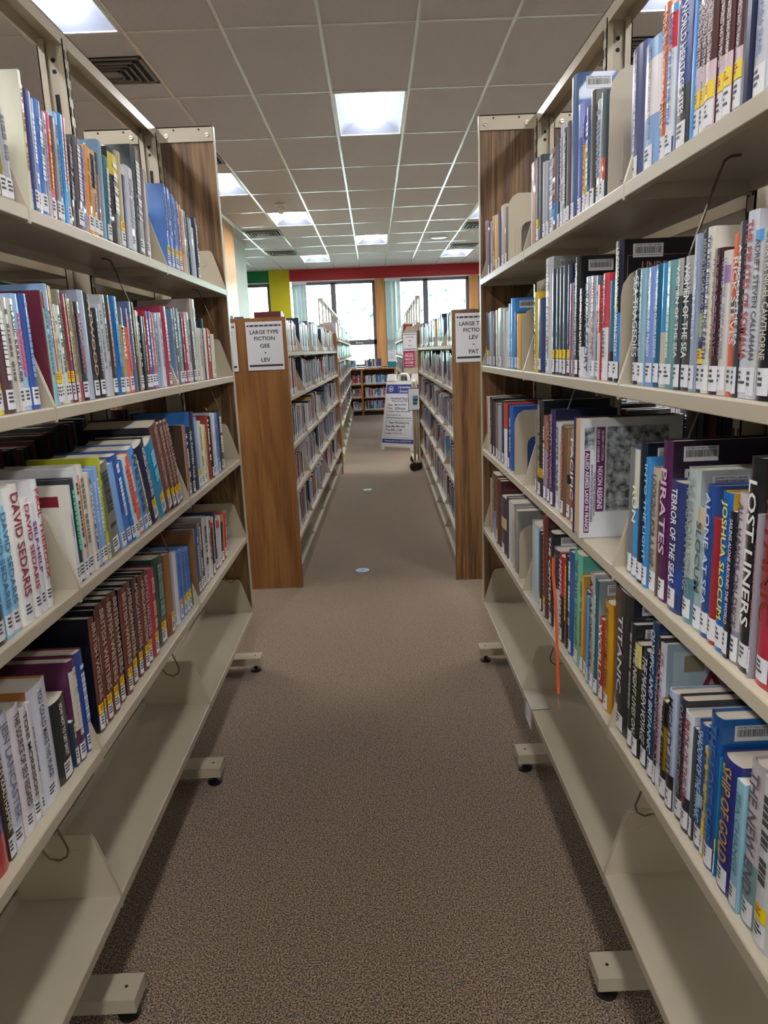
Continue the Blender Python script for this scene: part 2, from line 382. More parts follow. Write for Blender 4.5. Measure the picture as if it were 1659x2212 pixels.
(2.814, 2.833, 0.238, 0.009, 'dadada', '', 'c04040', 'W'),
(2.833, 2.896, 0.235, 0.009, '4490d8', '', '2a5a98', 'W'),
(2.896, 2.992, 0.234, 0.01, '26282e', '', 'ccc', 'W')]),
('L',4,'A',[
(1.012, 1.068, 0.217, 0.0, 'b03038', '', '', 'b:.3:.75:4a2c78'),
(1.068, 1.088, 0.217, 0.0, '3c342c', 'CHARLES KRAUTHAMMER', 'cfcab0', 'W'),
(1.088, 1.13, 0.243, 0.0, 'c9ccdc', 'JEN LANCASTER', '778', 'W'),
(1.13, 1.17, 0.238, 0.0, 'd3ccd0', 'THE SOURCE OF SELF REGARD', '3c3438', 'W'),
(1.17, 1.192, 0.222, 0.0, 'd6d2d4', 'TONI MORRISON', '443', 'W'),
(1.192, 1.203, 0.222, 0.0, 'd0cccc', 'JENNY SLATE LIFEFORM', '222', 'W'),
(1.203, 1.278, 0.237, 0.0, 'd3d5e2', 'YOU COULD MAKE THIS PLACE', '445', 'Wc:b97c3c'),
(1.278, 1.35, 0.169, 0.0, '26282c', 'HOW NOT TO GET SHOT', 'eee', 'Wc:c9ccb4'),
(1.35, 1.366, 0.098, 0.0, '2f3c58', '', 'cc8', 'W'),
(1.366, 1.4, 0.221, 0.0, '5c2c50', '', 'd8d4c8', 'Wb:.32:.9:c9c6b6'),
(1.4, 1.442, 0.223, 0.0, '2b4696', '', 'c8d0ec', 'Wc:8c3440')]),
('L',4,'B',[
(1.483, 1.515, 0.264, 0.01, '6b3c30', 'BRITISH WRITERS', 'b8a498', 'YSc:0f1526'),
(1.515, 1.526, 0.273, 0.011, '6b3c30', 'BRITISH WRITERS', 'b8a498', 'YSc:0f1526'),
(1.526, 1.567, 0.278, 0.012, '6b3c30', 'BRITISH WRITERS', 'b8a498', 'YSc:0f1526'),
(1.567, 1.61, 0.278, 0.013, '6b3c30', 'BRITISH WRITERS', 'b8a498', 'YSc:0f1526'),
(1.61, 1.664, 0.274, 0.014, '6b3c30', 'BRITISH WRITERS', 'b8a498', 'YSc:0f1526'),
(1.664, 1.708, 0.266, 0.016, '6b3c30', 'BRITISH WRITERS', 'b8a498', 'YSc:0f1526'),
(1.708, 1.765, 0.264, 0.017, '6a4438', 'AMERICAN WRITERS', 'b8a498', 'YSc:0f1526'),
(1.765, 1.804, 0.261, 0.018, '5a3a32', 'AMERICAN WRITERS', 'b8a498', 'YSc:0f1526'),
(1.804, 1.846, 0.254, 0.019, '6b3c30', 'AMERICAN WRITERS', 'b8a498', 'YSc:0f1526'),
(1.846, 1.885, 0.253, 0.02, '6b3c30', 'BRITISH WRITERS', 'b8a498', 'YSc:0f1526')]),
('L',4,'B',[
(1.886, 1.945, 0.245, 0.02, 'a82a4c', '', 'e0a070', 'Y'),
(1.945, 2.046, 0.254, 0.019, '20443f', '', '6f9a90', 'YS'),
(2.046, 2.11, 0.24, 0.018, '8c5a30', '', '', 'Yb:.0:.25:8a4420'),
(2.11, 2.131, 0.234, 0.017, 'a9a9b4', '', '', 'W'),
(2.131, 2.173, 0.224, 0.016, 'c9ced8', '', '', ''),
(2.173, 2.212, 0.221, 0.014, '5b82c8', 'LITERATURE', '2c4a88', 'YS'),
(2.212, 2.253, 0.214, 0.013, '5b82c8', 'LITERATURE', '2c4a88', 'YS'),
(2.253, 2.28, 0.209, 0.012, '5b82c8', 'LITERATURE', '2c4a88', 'YS'),
(2.28, 2.318, 0.204, 0.011, '5b82c8', 'LITERATURE', '2c4a88', 'YS'),
(2.318, 2.342, 0.205, 0.01, '0f4030', '', '', 'c:0f4030')]),
('L',4,'C',[
(2.409, 2.419, 0.236, 0.01, '8f6548', '', '', 'b:.8:1:8f93a4'),
(2.419, 2.43, 0.231, 0.012, '4c4850', '', '', ''),
(2.43, 2.466, 0.23, 0.014, '1b5a94', '', '9cc8e8', 'W'),
(2.466, 2.5, 0.243, 0.016, '8c7c78', '', 'ddd', 'W'),
(2.5, 2.532, 0.23, 0.018, '2a2626', '', '', 'W'),
(2.532, 2.593, 0.243, 0.02, 'b9b8b4', '', '333', 'W'),
(2.593, 2.655, 0.227, 0.022, 'c4c6c2', '', 'a03c3c', ''),
(2.655, 2.681, 0.196, 0.024, '241e20', '', '', 'Wb:.9:1:b03030'),
(2.681, 2.707, 0.214, 0.026, 'c0b8a8', '', '', ''),
(2.707, 2.747, 0.223, 0.028, '2c2850', '', 'ccd', 'W'),
(2.747, 2.792, 0.201, 0.03, 'b4a8b0', '', '', 'Wb:.75:.9:c03c50'),
(2.792, 2.82, 0.191, 0.032, 'cfd2d0', '', '', 'Wb:.0:.12:c82c34'),
(2.82, 2.854, 0.156, 0.034, '26242a', '', '', 'W'),
(2.854, 2.878, 0.182, 0.036, 'c08a50', '', '', ''),
(2.878, 2.908, 0.18, 0.038, 'c43c30', '', 'f0d0c0', 'W'),
(2.908, 2.946, 0.186, 0.04, '9a7c70', '', '5c6ca0', 'W')]),
('R',1,'C',[
(3.141, 3.176, 0.219, 0.0, 'a08c98', '', '', ''),
(3.085, 3.141, 0.212, 0.0, '5c3c50', '', '', 'W'),
(3.018, 3.085, 0.198, 0.0, '8f98b0', '', '', 'W'),
(2.953, 3.018, 0.206, 0.0, 'd0a050', '', '7c3020', 'b:.0:.1:b03030'),
(2.88, 2.953, 0.198, 0.0, 'd8b040', '', '', 'W'),
(2.839, 2.88, 0.196, 0.0, '5c5c88', '', '', 'W'),
(2.754, 2.839, 0.21, 0.0, 'b8a898', '', '', 'W'),
(2.7, 2.754, 0.19, 0.0, '6c6460', '', '', 'W')]),
('R',1,'B',[
(2.218, 2.302, 0.228, 0.0, 'a88878', '', '', 'c:c0a898'),
(2.185, 2.218, 0.227, 0.0, '5a6878', '', '', 'Yc:45525e'),
(2.145, 2.185, 0.224, 0.0, '44484c', '', '', ''),
(2.106, 2.145, 0.198, 0.0, 'b0b4c0', '', '', 'W'),
(2.069, 2.106, 0.187, 0.0, '8f98a4', '', '', 'W'),
(1.987, 2.069, 0.206, 0.0, '6a5c5c', '', 'dce', 'Wb:.12:.35:1f7cc0'),
(1.965, 1.987, 0.227, 0.0, '3c4868', '', '', 'W'),
(1.922, 1.965, 0.238, 0.0, 'c4c8d4', '', '99a', 'W'),
(1.887, 1.922, 0.222, 0.0, '2c2c34', 'THE THIRD WORLD WAR', 'e8e0c8', 'W'),
(1.86, 1.887, 0.227, 0.0, '6b5f66', '', '', 'W'),
(1.805, 1.86, 0.311, 0.0, '3f5f8c', '', '', 'Wc:2f5c98B'),
(1.759, 1.805, 0.238, 0.0, '4c56b4', '', '', 'Wb:.7:1:8c98dc'),
(1.733, 1.759, 0.202, 0.0, 'e8c828', 'THE POSTMAN', '222', 'Wb:.72:1:4c56b4'),
(1.693, 1.733, 0.212, 0.0, '3a5484', '', 'dde', 'W'),
(1.662, 1.693, 0.231, 0.0, '4a463f', '', '', 'W'),
(1.617, 1.662, 0.203, 0.0, 'c9d0d4', '', '4a6ca0', 'W'),
(1.588, 1.617, 0.206, 0.0, '4c5c64', '', '', 'Wb:.2:.4:d05038')]),
('R',1,'A',[
(1.38, 1.451, 0.219, 0.0, '3c4478', '1001 HISTORIC SITES YOU MUST SEE BEFORE YOU DIE', 'd8dcf0', 'Wc:3a66b8'),
(1.302, 1.38, 0.202, 0.0, '7fa8d8', '100 PLACES THAT CAN CHANGE YOUR CHILD', '3c4050', 'Wb:.42:.85:e8e4e8'),
(1.277, 1.302, 0.234, 0.0, 'd0703c', '100 PLACES FAMILY', 'f0b890', 'W'),
(1.243, 1.277, 0.219, 0.0, 'd8e0ec', 'DISNEY CRUISE LINE 2024', '3a6cb8', 'Wb:.72:.95:d02c3cb:.95:1:4ca4e0b:.0:.14:2c5cb0'),
(1.172, 1.243, 0.213, 0.0, '1c3c88', 'WORLD HERITAGE SITES', 'eef', 'Wb:.0:.42:1c2c2c'),
(1.163, 1.172, 0.197, 0.0, '4a9ce8', '', '', ''),
(1.144, 1.163, 0.192, 0.0, '4c2428', 'THE WORLD AND ITS PEOPLES', 'e8d8d8', 'YSb:.0:.5:d8c4cc'),
(1.128, 1.144, 0.186, 0.0, '4c2428', 'THE WORLD AND ITS PEOPLES', 'e8d8d8', 'YSb:.0:.5:d8c4cc'),
(1.096, 1.128, 0.179, 0.0, '4c2428', 'THE WORLD AND ITS PEOPLES', 'e8d8d8', 'YSb:.0:.5:d8c4cc'),
(1.072, 1.096, 0.171, 0.0, '4c2428', 'THE WORLD AND ITS PEOPLES', 'e8d8d8', 'YSb:.0:.5:d8c4cc'),
(1.049, 1.072, 0.165, 0.0, '4c2428', 'THE WORLD AND ITS PEOPLES', 'e8d8d8', 'YSb:.0:.5:d8c4cc'),
(1.02, 1.049, 0.158, 0.0, '4c2428', 'THE WORLD AND ITS PEOPLES', 'e8d8d8', 'YSb:.0:.5:d8c4cc'),
(1.003, 1.02, 0.149, 0.0, '262c50', '', '', ''),
(0.956, 1.003, 0.121, 0.0, 'c9ccd4', 'WORLD TRAVEL', '4a6ca8', 'W'),
(0.929, 0.956, 0.107, 0.0, 'c4c8d0', 'WORLD TRAVEL', '4a6ca8', 'W')]),
('R',2,'C',[
(3.155, 3.195, 0.221, 0.0, '2c2c48', '', '', 'Y'),
(3.095, 3.155, 0.215, 0.0, '3c4470', '', '', 'Y'),
(3.029, 3.095, 0.217, 0.0, '9098a8', '', '', 'W'),
(2.969, 3.029, 0.201, 0.0, '5c4c58', '', '', 'W'),
(2.901, 2.969, 0.216, 0.0, 'a8b088', '', '', 'W'),
(2.773, 2.901, 0.218, 0.0, '9a9498', '', '', 'Wc:8f9098B'),
(2.723, 2.773, 0.213, 0.0, 'b4b8c0', '', '', ''),
(2.675, 2.723, 0.2, 0.0, 'c8ccd0', '', '', 'W'),
(2.619, 2.675, 0.223, 0.0, '6fa4cc', '', '', 'W'),
(2.566, 2.619, 0.237, 0.0, '3c8cdc', '', '', 'Wc:3c8cdcB'),
(2.514, 2.566, 0.189, 0.0, '2f4f80', '', '', 'W'),
(2.465, 2.514, 0.181, 0.0, 'd8b050', '', '', 'W')]),
('R',2,'B',[
(2.199, 2.258, 0.23, 0.0, 'e0c030', 'AMERICAN MIRROR', '444', 'Wc:e0c030'),
(2.118, 2.199, 0.207, 0.0, '2c4070', '', '', 'W'),
(2.029, 2.118, 0.307, 0.0, 'c8ccd0', 'OUR CENTURY', 'a06868', 'Wc:b8bcc4B'),
(1.984, 2.029, 0.271, 0.0, '2a3444', '', '', 'YS'),
(1.945, 1.984, 0.268, 0.0, '2f3c4a', '', '', 'YS'),
(1.908, 1.945, 0.267, 0.0, '333f4c', '', '', 'YS'),
(1.87, 1.908, 0.268, 0.0, '36424e', '', '', 'YS'),
(1.831, 1.87, 0.266, 0.0, '24304c', '', '', 'YS'),
(1.812, 1.831, 0.219, 0.0, '8c3c78', '', 'dcc', ''),
(1.803, 1.812, 0.22, 0.0, '9a9ca4', '', '', 'W'),
(1.761, 1.803, 0.275, 0.0, '22262c', 'BATTLES THAT CHANGED HISTORY', 'd0d4d0', 'Wc:1c1e24B'),
(1.712, 1.761, 0.201, 0.0, '1c1c20', 'HENRY LOUIS GATES JR', 'e8e4e0', 'Wb:.0:.35:dcdce4'),
(1.663, 1.712, 0.222, 0.0, 'ccd2de', 'ORIGIN STORY', '445', ''),
(1.627, 1.663, 0.219, 0.0, 'a9b0c0', 'WILL DURANT', 'c06848', 'W'),
(1.602, 1.627, 0.217, 0.0, '5c6470', '', '', 'W'),
(1.582, 1.602, 0.197, 0.0, 'c22c30', 'SAPIENS', 'e8c0c0', 'Wb:.0:.5:dcd4cc'),
(1.543, 1.582, 0.217, 0.0, 'd04858', 'YUVAL NOAH HARARI', '333', 'Wb:.0:.5:dcdce0'),
(1.508, 1.543, 0.199, 0.0, '2f6c84', '', '', 'Wb:.0:.3:1c1c20'),
(1.478, 1.508, 0.269, 0.0, '8ca4a4', '', '', 'Wc:20242cb:.4:.6:3a3430')]),
('R',2,'B',[
(1.463, 1.506, 0.269, 0.0, '1c2030', 'UNDERSTANDING JEWISH HISTORY', 'dcd8c8', 'Wc:0f0f18Bb:.15:.5:3c8cdc')]),
('R',2,'A',[
(1.359, 1.402, 0.204, 0.0, '1f2c44', 'SEA TRAGEDIES', 'c9ccd0', 'W'),
(1.328, 1.359, 0.203, 0.0, '8fb4c4', 'THE ROMANCE OF CAPE COD BAY', 'b8d0dc', 'W'),
(1.288, 1.328, 0.202, 0.0, '7c98d8', 'TALES OF TERROR AND TRAGEDY', 'f0f4ff', 'W'),
(1.263, 1.288, 0.203, 0.0, '1c6084', 'TRUE TALES AND CURIOUS LEGENDS', 'e0ecf0', 'W'),
(1.24, 1.263, 0.202, 0.0, '3c90c4', '', '', 'Wb:.0:.45:c9bca8'),
(1.194, 1.24, 0.202, 0.0, '6a9c9c', 'UNSOLVED MYSTERIES OF SEA AND SHORE', 'eef4f0', 'W'),
(1.171, 1.194, 0.201, 0.0, '43484c', 'WOMEN OF THE SEA', 'd8dad4', 'Wb:.72:1:a8a6a4'),
(1.129, 1.171, 0.201, 0.0, '43484c', 'WOMEN OF THE SEA', 'd8dad4', 'Wb:.72:1:a8a6a4'),
(1.111, 1.129, 0.228, 0.0, '98a4bc', 'LOST IN TIBET', 'c0c8e0', 'W'),
(1.091, 1.111, 0.231, 0.0, '232c30', 'AROUND THE CAPE AND THE PACIFIC', 'a8b0b0', 'YSb:.35:.5:b8c070'),
(1.067, 1.091, 0.231, 0.0, 'd6d4c6', 'TO THE ENDS OF THE EARTH', '2c3c78', 'W'),
(1.039, 1.067, 0.199, 0.0, '42242c', 'THE TAO OF TRAVEL', '8c6060', 'W'),
(1.016, 1.039, 0.193, 0.0, 'cfccc6', "I SHOULD'VE... DIDN'T GO THERE", '889', 'Wb:.78:.9:a080b0'),
(0.996, 1.016, 0.212, 0.0, 'dc5c30', 'RICK STEVES', 'f0d8c8', 'Wb:.52:.62:4c4c4c'),
(0.982, 0.996, 0.224, 0.0, '3c3c44', 'A SPECK IN THE SEA', 'dcdce4', 'W'),
(0.953, 0.982, 0.233, 0.0, 'c8ccd8', 'THE PIRATES OF SOMALIA', 'b04848', 'Wc:b8b8c0'),
(0.932, 0.953, 0.207, 0.0, 'ccced2', 'ADRIFT STEVEN CALLAHAN', '444850', 'Wb:.93:1:4c9cdc'),
(0.901, 0.932, 0.204, 0.0, '141820', 'PIRATES NIGEL CAWTHORNE', 'c8bca8', 'W'),
(0.868, 0.901, 0.202, 0.0, 'b8bcc4', '', '444', 'W')]),
('R',3,'C',[
(3.131, 3.205, 0.236, 0.0, 'c8b0a0', '', 'a04040', ''),
(3.046, 3.131, 0.235, 0.0, '1d2030', 'TOLKIEN', 'dcd4c4', 'W'),
(2.999, 3.046, 0.226, 0.0, '3a3440', '', '', 'W'),
(2.901, 2.999, 0.222, 0.0, '80685c', '', '', 'W'),
(2.851, 2.901, 0.219, 0.0, '9aa4b4', '', '', 'W'),
(2.769, 2.851, 0.242, 0.0, '24262c', '', '', 'W'),
(2.712, 2.769, 0.237, 0.0, 'c8402c', '', '', 'Wb:.0:.6:dce0e8'),
(2.669, 2.712, 0.233, 0.0, '1f2c48', '', '', 'W'),
(2.61, 2.669, 0.235, 0.0, '2c5cb0', '', 'a0c4e8', '')]),
('R',3,'B',[
(2.203, 2.221, 0.244, 0.0, '8c8478', '', '', 'W'),
(2.12, 2.203, 0.286, 0.0, '2a2c30', '', '8c8c80', 'Wc:101824b:.2:.3:c09c20'),
(2.079, 2.12, 0.245, 0.0, '9c6058', '', 'e0d8c0', 'Wb:.0:.6:9a88b0'),
(2.034, 2.079, 0.243, 0.0, '5c443c', 'CRUSADERS', 'b89868', 'W'),
(1.987, 2.034, 0.27, 0.0, '3c2c5c', 'SEVENTY WONDERS', 'b08cc0', 'Wc:1c2448'),
(1.917, 1.987, 0.24, 0.0, 'c6c8cc', 'GODS WAR', '5c5c60', 'W'),
(1.859, 1.917, 0.235, 0.0, '6f563e', '', 'c87060', 'Wc:9a7850'),
(1.817, 1.859, 0.236, 0.0, '8c6c50', '', '', 'Wb:.4:.5:201c18'),
(1.769, 1.817, 0.238, 0.0, '9c9c90', 'PACIFIC', 'f0e8e0', 'Wb:.3:.7:14141cb:.0:.3:c02c38'),
(1.738, 1.769, 0.24, 0.0, '38362c', '', '7c7858', 'W'),
(1.717, 1.738, 0.233, 0.0, 'a89c78', '', '', 'W'),
(1.688, 1.717, 0.253, 0.0, '9ca0a4', 'HENDERSON', 'a84040', 'Y')]),
('R',3,'A',[
(1.364, 1.388, 0.247, 0.0, '77777a', '', '', 'W'),
(1.33, 1.364, 0.248, 0.0, '3c94d4', 'RUN', 'e8ecc8', 'Wb:.55:1:cfd0c4'),
(1.295, 1.33, 0.265, 0.0, '14202e', '', '', 'Wc:14202eB'),
(1.272, 1.295, 0.241, 0.0, '3c8ccc', 'INTO THE LIGHT', '9cd4f4', 'W'),
(1.235, 1.272, 0.227, 0.0, 'bcb09c', 'LOOKING FOR A SHIP', '5c544c', 'W'),
(1.229, 1.235, 0.208, 0.0, '6c5c50', '', '', ''),
(1.188, 1.229, 0.281, 0.0, '552050', 'PIRATES', 'd8b8d8', 'Wc:2a1430B'),
(1.129, 1.188, 0.22, 0.0, '2c3c70', 'TERROR OF THE SEAS', 'e8e8ec', 'Wb:.15:.35:24448c'),
(1.084, 1.129, 0.249, 0.0, 'b0bcb8', 'THE BRENDAN VOYAGE', '8c9894', 'Wc:b4bcb8Bb:.0:.3:5c8c9c'),
(1.056, 1.084, 0.196, 0.0, '9cb4b4', 'SLOCUM', '4c5c5c', 'Wb:.82:1:c8b898'),
(1.03, 1.056, 0.235, 0.0, '244a90', 'ALONE AT SEA', 'c8d4e8', 'Wc:2c54a0'),
(1.003, 1.03, 0.191, 0.0, '9c2430', '', '', 'W'),
(0.972, 1.003, 0.235, 0.0, '1466b4', 'JOSHUA SLOCUM', 'f0dc58', 'Wc:c89c28'),
(0.957, 0.972, 0.213, 0.0, '181a20', 'SAILING ALONE AROUND THE WORLD', 'dce', 'W'),
(0.935, 0.957, 0.242, 0.0, 'c4bcc0', 'ALL HANDS ON DECK', '5c5460', 'Wb:.0:.2:8c8898'),
(0.901, 0.935, 0.294, 0.0, '1c1c20', 'LOST LINERS', 'e0e0dc', 'Wc:3c3c3c'),
(0.895, 0.901, 0.224, 0.0, '9a9aa4', '', 'a04848', 'W'),
(0.849, 0.895, 0.309, 0.0, 'b02840', 'TITANIC', '7c3020', 'Wb:.9:1:c84858b:.78:.9:9cb4cc'),
(0.801, 0.849, 0.318, 0.0, 'c43048', '', '7c3020', 'W')]),
('R',4,'C',[
(3.113, 3.148, 0.245, 0.0, 'a89890', '', '', ''),
(2.973, 3.113, 0.28, 0.0, '5c4c44', '', 'a07850', 'b:.0:.45:8c98a8'),
(2.925, 2.973, 0.274, 0.0, '6c4030', '', '', 'Y'),
(2.874, 2.925, 0.274, 0.0, '4c2c30', '', '', 'c:4c1820'),
(2.742, 2.874, 0.225, 0.0, '3c2c40', '', '', 'Wb:.45:.65:c8b888'),
(2.703, 2.742, 0.24, 0.0, '2c3448', '', '', ''),
(2.604, 2.703, 0.238, 0.0, 'c8c8cc', '', '', 'Wc:a8a8ac'),
(2.579, 2.604, 0.228, 0.0, 'c4b8a8', 'THOUSAND', '888', ''),
(2.519, 2.579, 0.229, 0.0, '8c8c88', '', '', '')]),
('R',4,'B',[
(2.181, 2.285, 0.254, 0.0, 'b8ccd8', '', '', 'c:c0ccd4'),
(2.16, 2.181, 0.247, 0.0, '3c88c0', '', '', 'b:.0:.2:c8b828'),
(2.118, 2.16, 0.245, 0.0, '20242c', '', '', 'W'),
(2.054, 2.118, 0.313, 0.0, '6c3030', '20TH CENTURY', 'a85c50', 'Yc:4c2028'),
(1.983, 2.054, 0.28, 0.0, '141414', 'THE CENTURY', 'e8e8e8', 'Wc:20282cB'),
(1.923, 1.983, 0.247, 0.0, 'b8b8c0', 'COLD WAR', '5c5c6c', 'Wb:.55:1:2c2c38'),
(1.865, 1.923, 0.244, 0.0, 'b82038', 'HOMO DEUS', 'eee', 'Wb:.0:.55:3a1c24'),
(1.828, 1.865, 0.258, 0.0, '3c2c20', '', 'e0c030', ''),
(1.783, 1.828, 0.281, 0.0, '2c5ca0', '', 'cde', 'W'),
(1.708, 1.783, 0.294, 0.0, '64c0a8', 'THE TRAVEL BUCKET LIST', '245c50', 'Wc:64c0a8'),
(1.683, 1.708, 0.251, 0.0, 'c8a040', '', '7c5020', 'Wc:c8a040'),
(1.657, 1.683, 0.223, 0.0, '8c7c68', '', '', 'W'),
(1.641, 1.657, 0.224, 0.0, '24305c', '', '', 'W'),
(1.621, 1.641, 0.219, 0.0, '4c9cd0', '', '', 'W'),
(1.588, 1.621, 0.285, 0.0, 'b4b0b0', 'ATLAS OBSCURA', '181818', 'W'),
(1.558, 1.588, 0.279, 0.0, '2c5c64', '', '9cc', 'Wc:90a0a8B'),
(1.521, 1.558, 0.198, 0.0, 'b03828', 'WORLD', 'f0e8e0', 'W'),
(1.469, 1.521, 0.253, 0.0, 'c8901c', 'BUCKET LIST FAMILY TRAVEL', '4c3410', 'Wc:c8901c')]),
('R',4,'A',[
(1.352, 1.463, 0.308, 0.0, '14161c', 'TITANIC', 'c8ccd4', 'Wc:20283cB'),
(1.325, 1.352, 0.265, 0.0, '24262c', '', '999', 'WB'),
(1.29, 1.325, 0.237, 0.0, '2c2c28', 'THE NIGHT LIVES ON', 'c8c8b8', 'Wb:.8:1:c8bc6c'),
(1.246, 1.29, 0.238, 0.0, '20243c', 'THE MAIDEN VOYAGE', 'c8c8c0', 'Wc:201c18'),
(1.215, 1.246, 0.31, 0.0, '1c3c64', 'OLYMPIC AND BRITANNIC', 'b8ccdc', 'W'),
(1.2, 1.215, 0.29, 0.0, '24242c', 'THE LAST DAYS', 'aab', 'W')]),
('R',4,'A',[
(1.183, 1.218, 0.285, 0.0, 'c8ccd8', 'ATLAS OF SHIPWRECKS', 'a8687c', 'Wc:9ab4c4'),
(1.153, 1.183, 0.187, 0.0, '8c7020', '', '30240c', 'Wb:.75:1:1c1c1cb:.0:.3:181818'),
(1.121, 1.153, 0.221, 0.0, 'a8b4cc', 'MIGHTY FITZ', '24242c', 'Wb:.0:.3:241c1c'),
(1.09, 1.121, 0.224, 0.0, '34343c', 'DAVY JONES SHIPS', '8c8c98', 'W'),
(1.057, 1.09, 0.214, 0.0, 'c8ccd4', 'PRIDE OF THE SEA', '903444', 'Wb:.0:.3:24283c'),
(1.045, 1.057, 0.199, 0.0, '3c4448', '', '', 'W'),
(1.014, 1.045, 0.219, 0.0, '2c508c', 'SHADOW OF THE TITANIC', 'a8c4e0', 'Wb:.35:.45:a0c4d8'),
(1.003, 1.014, 0.191, 0.0, 'c8b45c', '', '4c3c20', 'Y'),
(0.966, 1.003, 0.258, 0.0, '1c5090', 'THE LOST SHIP', '3c6ca8', 'Wc:1464acB'),
(0.962, 0.966, 0.2, 0.0, '1c84ac', '', '', 'Y'),
(0.907, 0.962, 0.215, 0.0, '242c7c', 'SHIP OF GOLD', 'b89048', 'W'),
(0.886, 0.907, 0.204, 0.0, '8cbccc', 'SEA CHANGE', '4c7c8c', 'W'),
(0.849, 0.886, 0.25, 0.0, 'b8b4b4', 'THE NEW END', '5c5460', 'Wb:.0:.4:7c9c9c'),
(0.807, 0.849, 0.249, 0.0, 'c8c8cc', '', '444', 'Y'),
(0.76, 0.807, 0.285, 0.0, 'b8bcc8', '', '667', 'W')])]
# every string used in the scene, made into meshes once
SIGNS = ['LARGE TYPE', 'FICTION', 'GEE', '-', 'LEV', 'PAT', 'TRE', 'ZUS', 'Upcoming', 'Events', 'Household Hazardous', 'Waste Drop-Off Day', 'Date:', 'May 2nd 2026',
         'Time:', '8:30-noon', 'Location: Crapo Hill Landfill', 'Sign-up required. Visit', 'gnbrrmdistrict.org to select a time slot', 'Paper Shredding Day', 'May 30th, 2026',
         '8:30 - 11:00*', 'Location:', 'Dartmouth District Office', 'Visit gnbrrmdistrict.org or call (508) 979-1493', 'PRIZE', 'PERIOD OF', 'OCTOBER', 'DARTMOUTH PUBLIC LIBRARIES',
         'ALLIED ARMIES LAND IN FRANCE', 'OVER 500 DEAD, $200,000,000 LOST', 'IN SAN FRANCISCO EARTHQUAKE', 'QUEEN VICTORIA', 'DEAD AT OSBORNE', 'NIXON RESIGNS',
         'UNDERSTANDING', 'oZ', 'S', 'PIRATES', 'BIRD', 'A', 'The', 'GREAT', 'in', '910.', '910.4', '45', 'REF', 'Cook These', 'DECADES']
for r_ in BOOKS:
    for b_ in r_[3]:
        if b_[5] and b_[5] not in SIGNS: SIGNS.append(b_[5])
TXT = {}
def prep_text():
    tmp = []
    for s_ in SIGNS:
        c = bpy.data.curves.new('t', 'FONT'); c.body = s_; c.size = 1; c.resolution_u = 2; c.offset = .018; c.align_x = 'CENTER'; c.align_y = 'CENTER'
        o = bpy.data.objects.new('t', c); COL.objects.link(o); tmp.append((s_, o, c))
    bpy.context.view_layer.update(); dg = bpy.context.evaluated_depsgraph_get()
    for s_, o, c in tmp:
        me = bpy.data.meshes.new_from_object(o.evaluated_get(dg))
        vs = [v.co for v in me.vertices]
        x0 = min(v.x for v in vs); x1 = max(v.x for v in vs); y0 = min(v.y for v in vs); y1 = max(v.y for v in vs)
        for v in me.vertices: v.co.x -= (x0 + x1) / 2; v.co.y -= (y0 + y1) / 2; v.co.z = 0
        TXT[s_] = ([tuple(v.co) for v in me.vertices], [tuple(p.vertices) for p in me.polygons], x1 - x0, y1 - y0)
    for s_, o, c in tmp: bpy.data.objects.remove(o); bpy.data.curves.remove(c)
prep_text()
def put_text(mb, s_, mat, o, xd, yd, w, h):
    """add text centred at o with reading axis xd, letter-up axis yd, fitted in w x h"""
    vs, fs, bw, bh = TXT[s_]; o = Vector(o); xd = Vector(xd); yd = Vector(yd); k = len(mb.v); i = mb.m(mat)
    sx = w / bw; sy = h / bh
    if sx > sy * 1.25: sx = sy * 1.25
    if sy > sx * 1.9: sy = sx * 1.9
    mb.v += [tuple(o + xd * (v[0] * sx) + yd * (v[1] * sy)) for v in vs]
    for f in fs: mb.f.append(tuple(k + a for a in f)); mb.mi.append(i)
inkc = {}
def inkm(h):
    if h not in inkc: inkc[h] = nm('ink_' + h, hx(h), .4)
    return inkc[h]

# ------------------------------------------------------------------ room
ZC = 3.43; GX0 = -.245; GX = .605; GY0 = 5.05; GY = 1.194; YW = 18.4
struct(MB().box((-9, -5, -.1), (9, YW + .2, 0), carpet).build('floor'))
XL = [(0, -5), (0, -7), (-3, -5), (3, -5), (-3, -3), (3, -3), (-3, -7), (3, -7)] + [(i, j) for i in (-9, 9) for j in (-3, 1, 5)] + [(i, j) for i in (-6, 6) for j in (3, 5, 7)] + [(3, 3), (6, 9)]  # unseen fixtures, mostly added for fill; first one inferred from shelf shadows
LCELL = [(0, 1), (0, 7), (-3, -1), (-3, 3), (-2, 5), (-2, 9), (3, 5), (3, 9), (3, -1)] + XL
c_ = MB()
for j in range(-9, 13):
    ya, yb = max(-5, GY0 + GY * j), min(YW + .2, GY0 + GY * (j + 1)); run = None
    if yb <= ya: continue
    for i in range(-15, 17):
        xa, xb = max(-9, GX0 + GX * i), min(9, GX0 + GX * (i + 1))
        hole = (i, j) in LCELL or xb <= xa
        if not hole and run is None: run = xa
        if run is not None and (hole or i == 16):
            c_.box((run, ya, ZC), (xa if hole else xb, yb, ZC + .02), tile); run = None
c_.box((-9.1, -5.1, ZC + .13), (9.1, YW + .2, ZC + .2), tile)
for j in (0,):
    for a, b in (((-9.1, -5.1), (-9, YW + .2)), ((9, -5.1), (9.1, YW + .2)), ((-9, -5.1), (9, -5)), ((-9, YW + .1), (9, YW + .2))): c_.box((a[0], a[1], ZC), (b[0], b[1], ZC + .14), tile)
ce = struct(c_.build('ceiling'))
g_ = MB()
for i in range(-14, 16): g_.box((GX0 + GX * i - .0115, -5, ZC - .004), (GX0 + GX * i + .0115, YW, ZC - .0005), grid)
for j in range(-8, 12): g_.box((-9, GY0 + GY * j - .0115, ZC - .003), (9, GY0 + GY * j + .0115, ZC - .0005), grid)
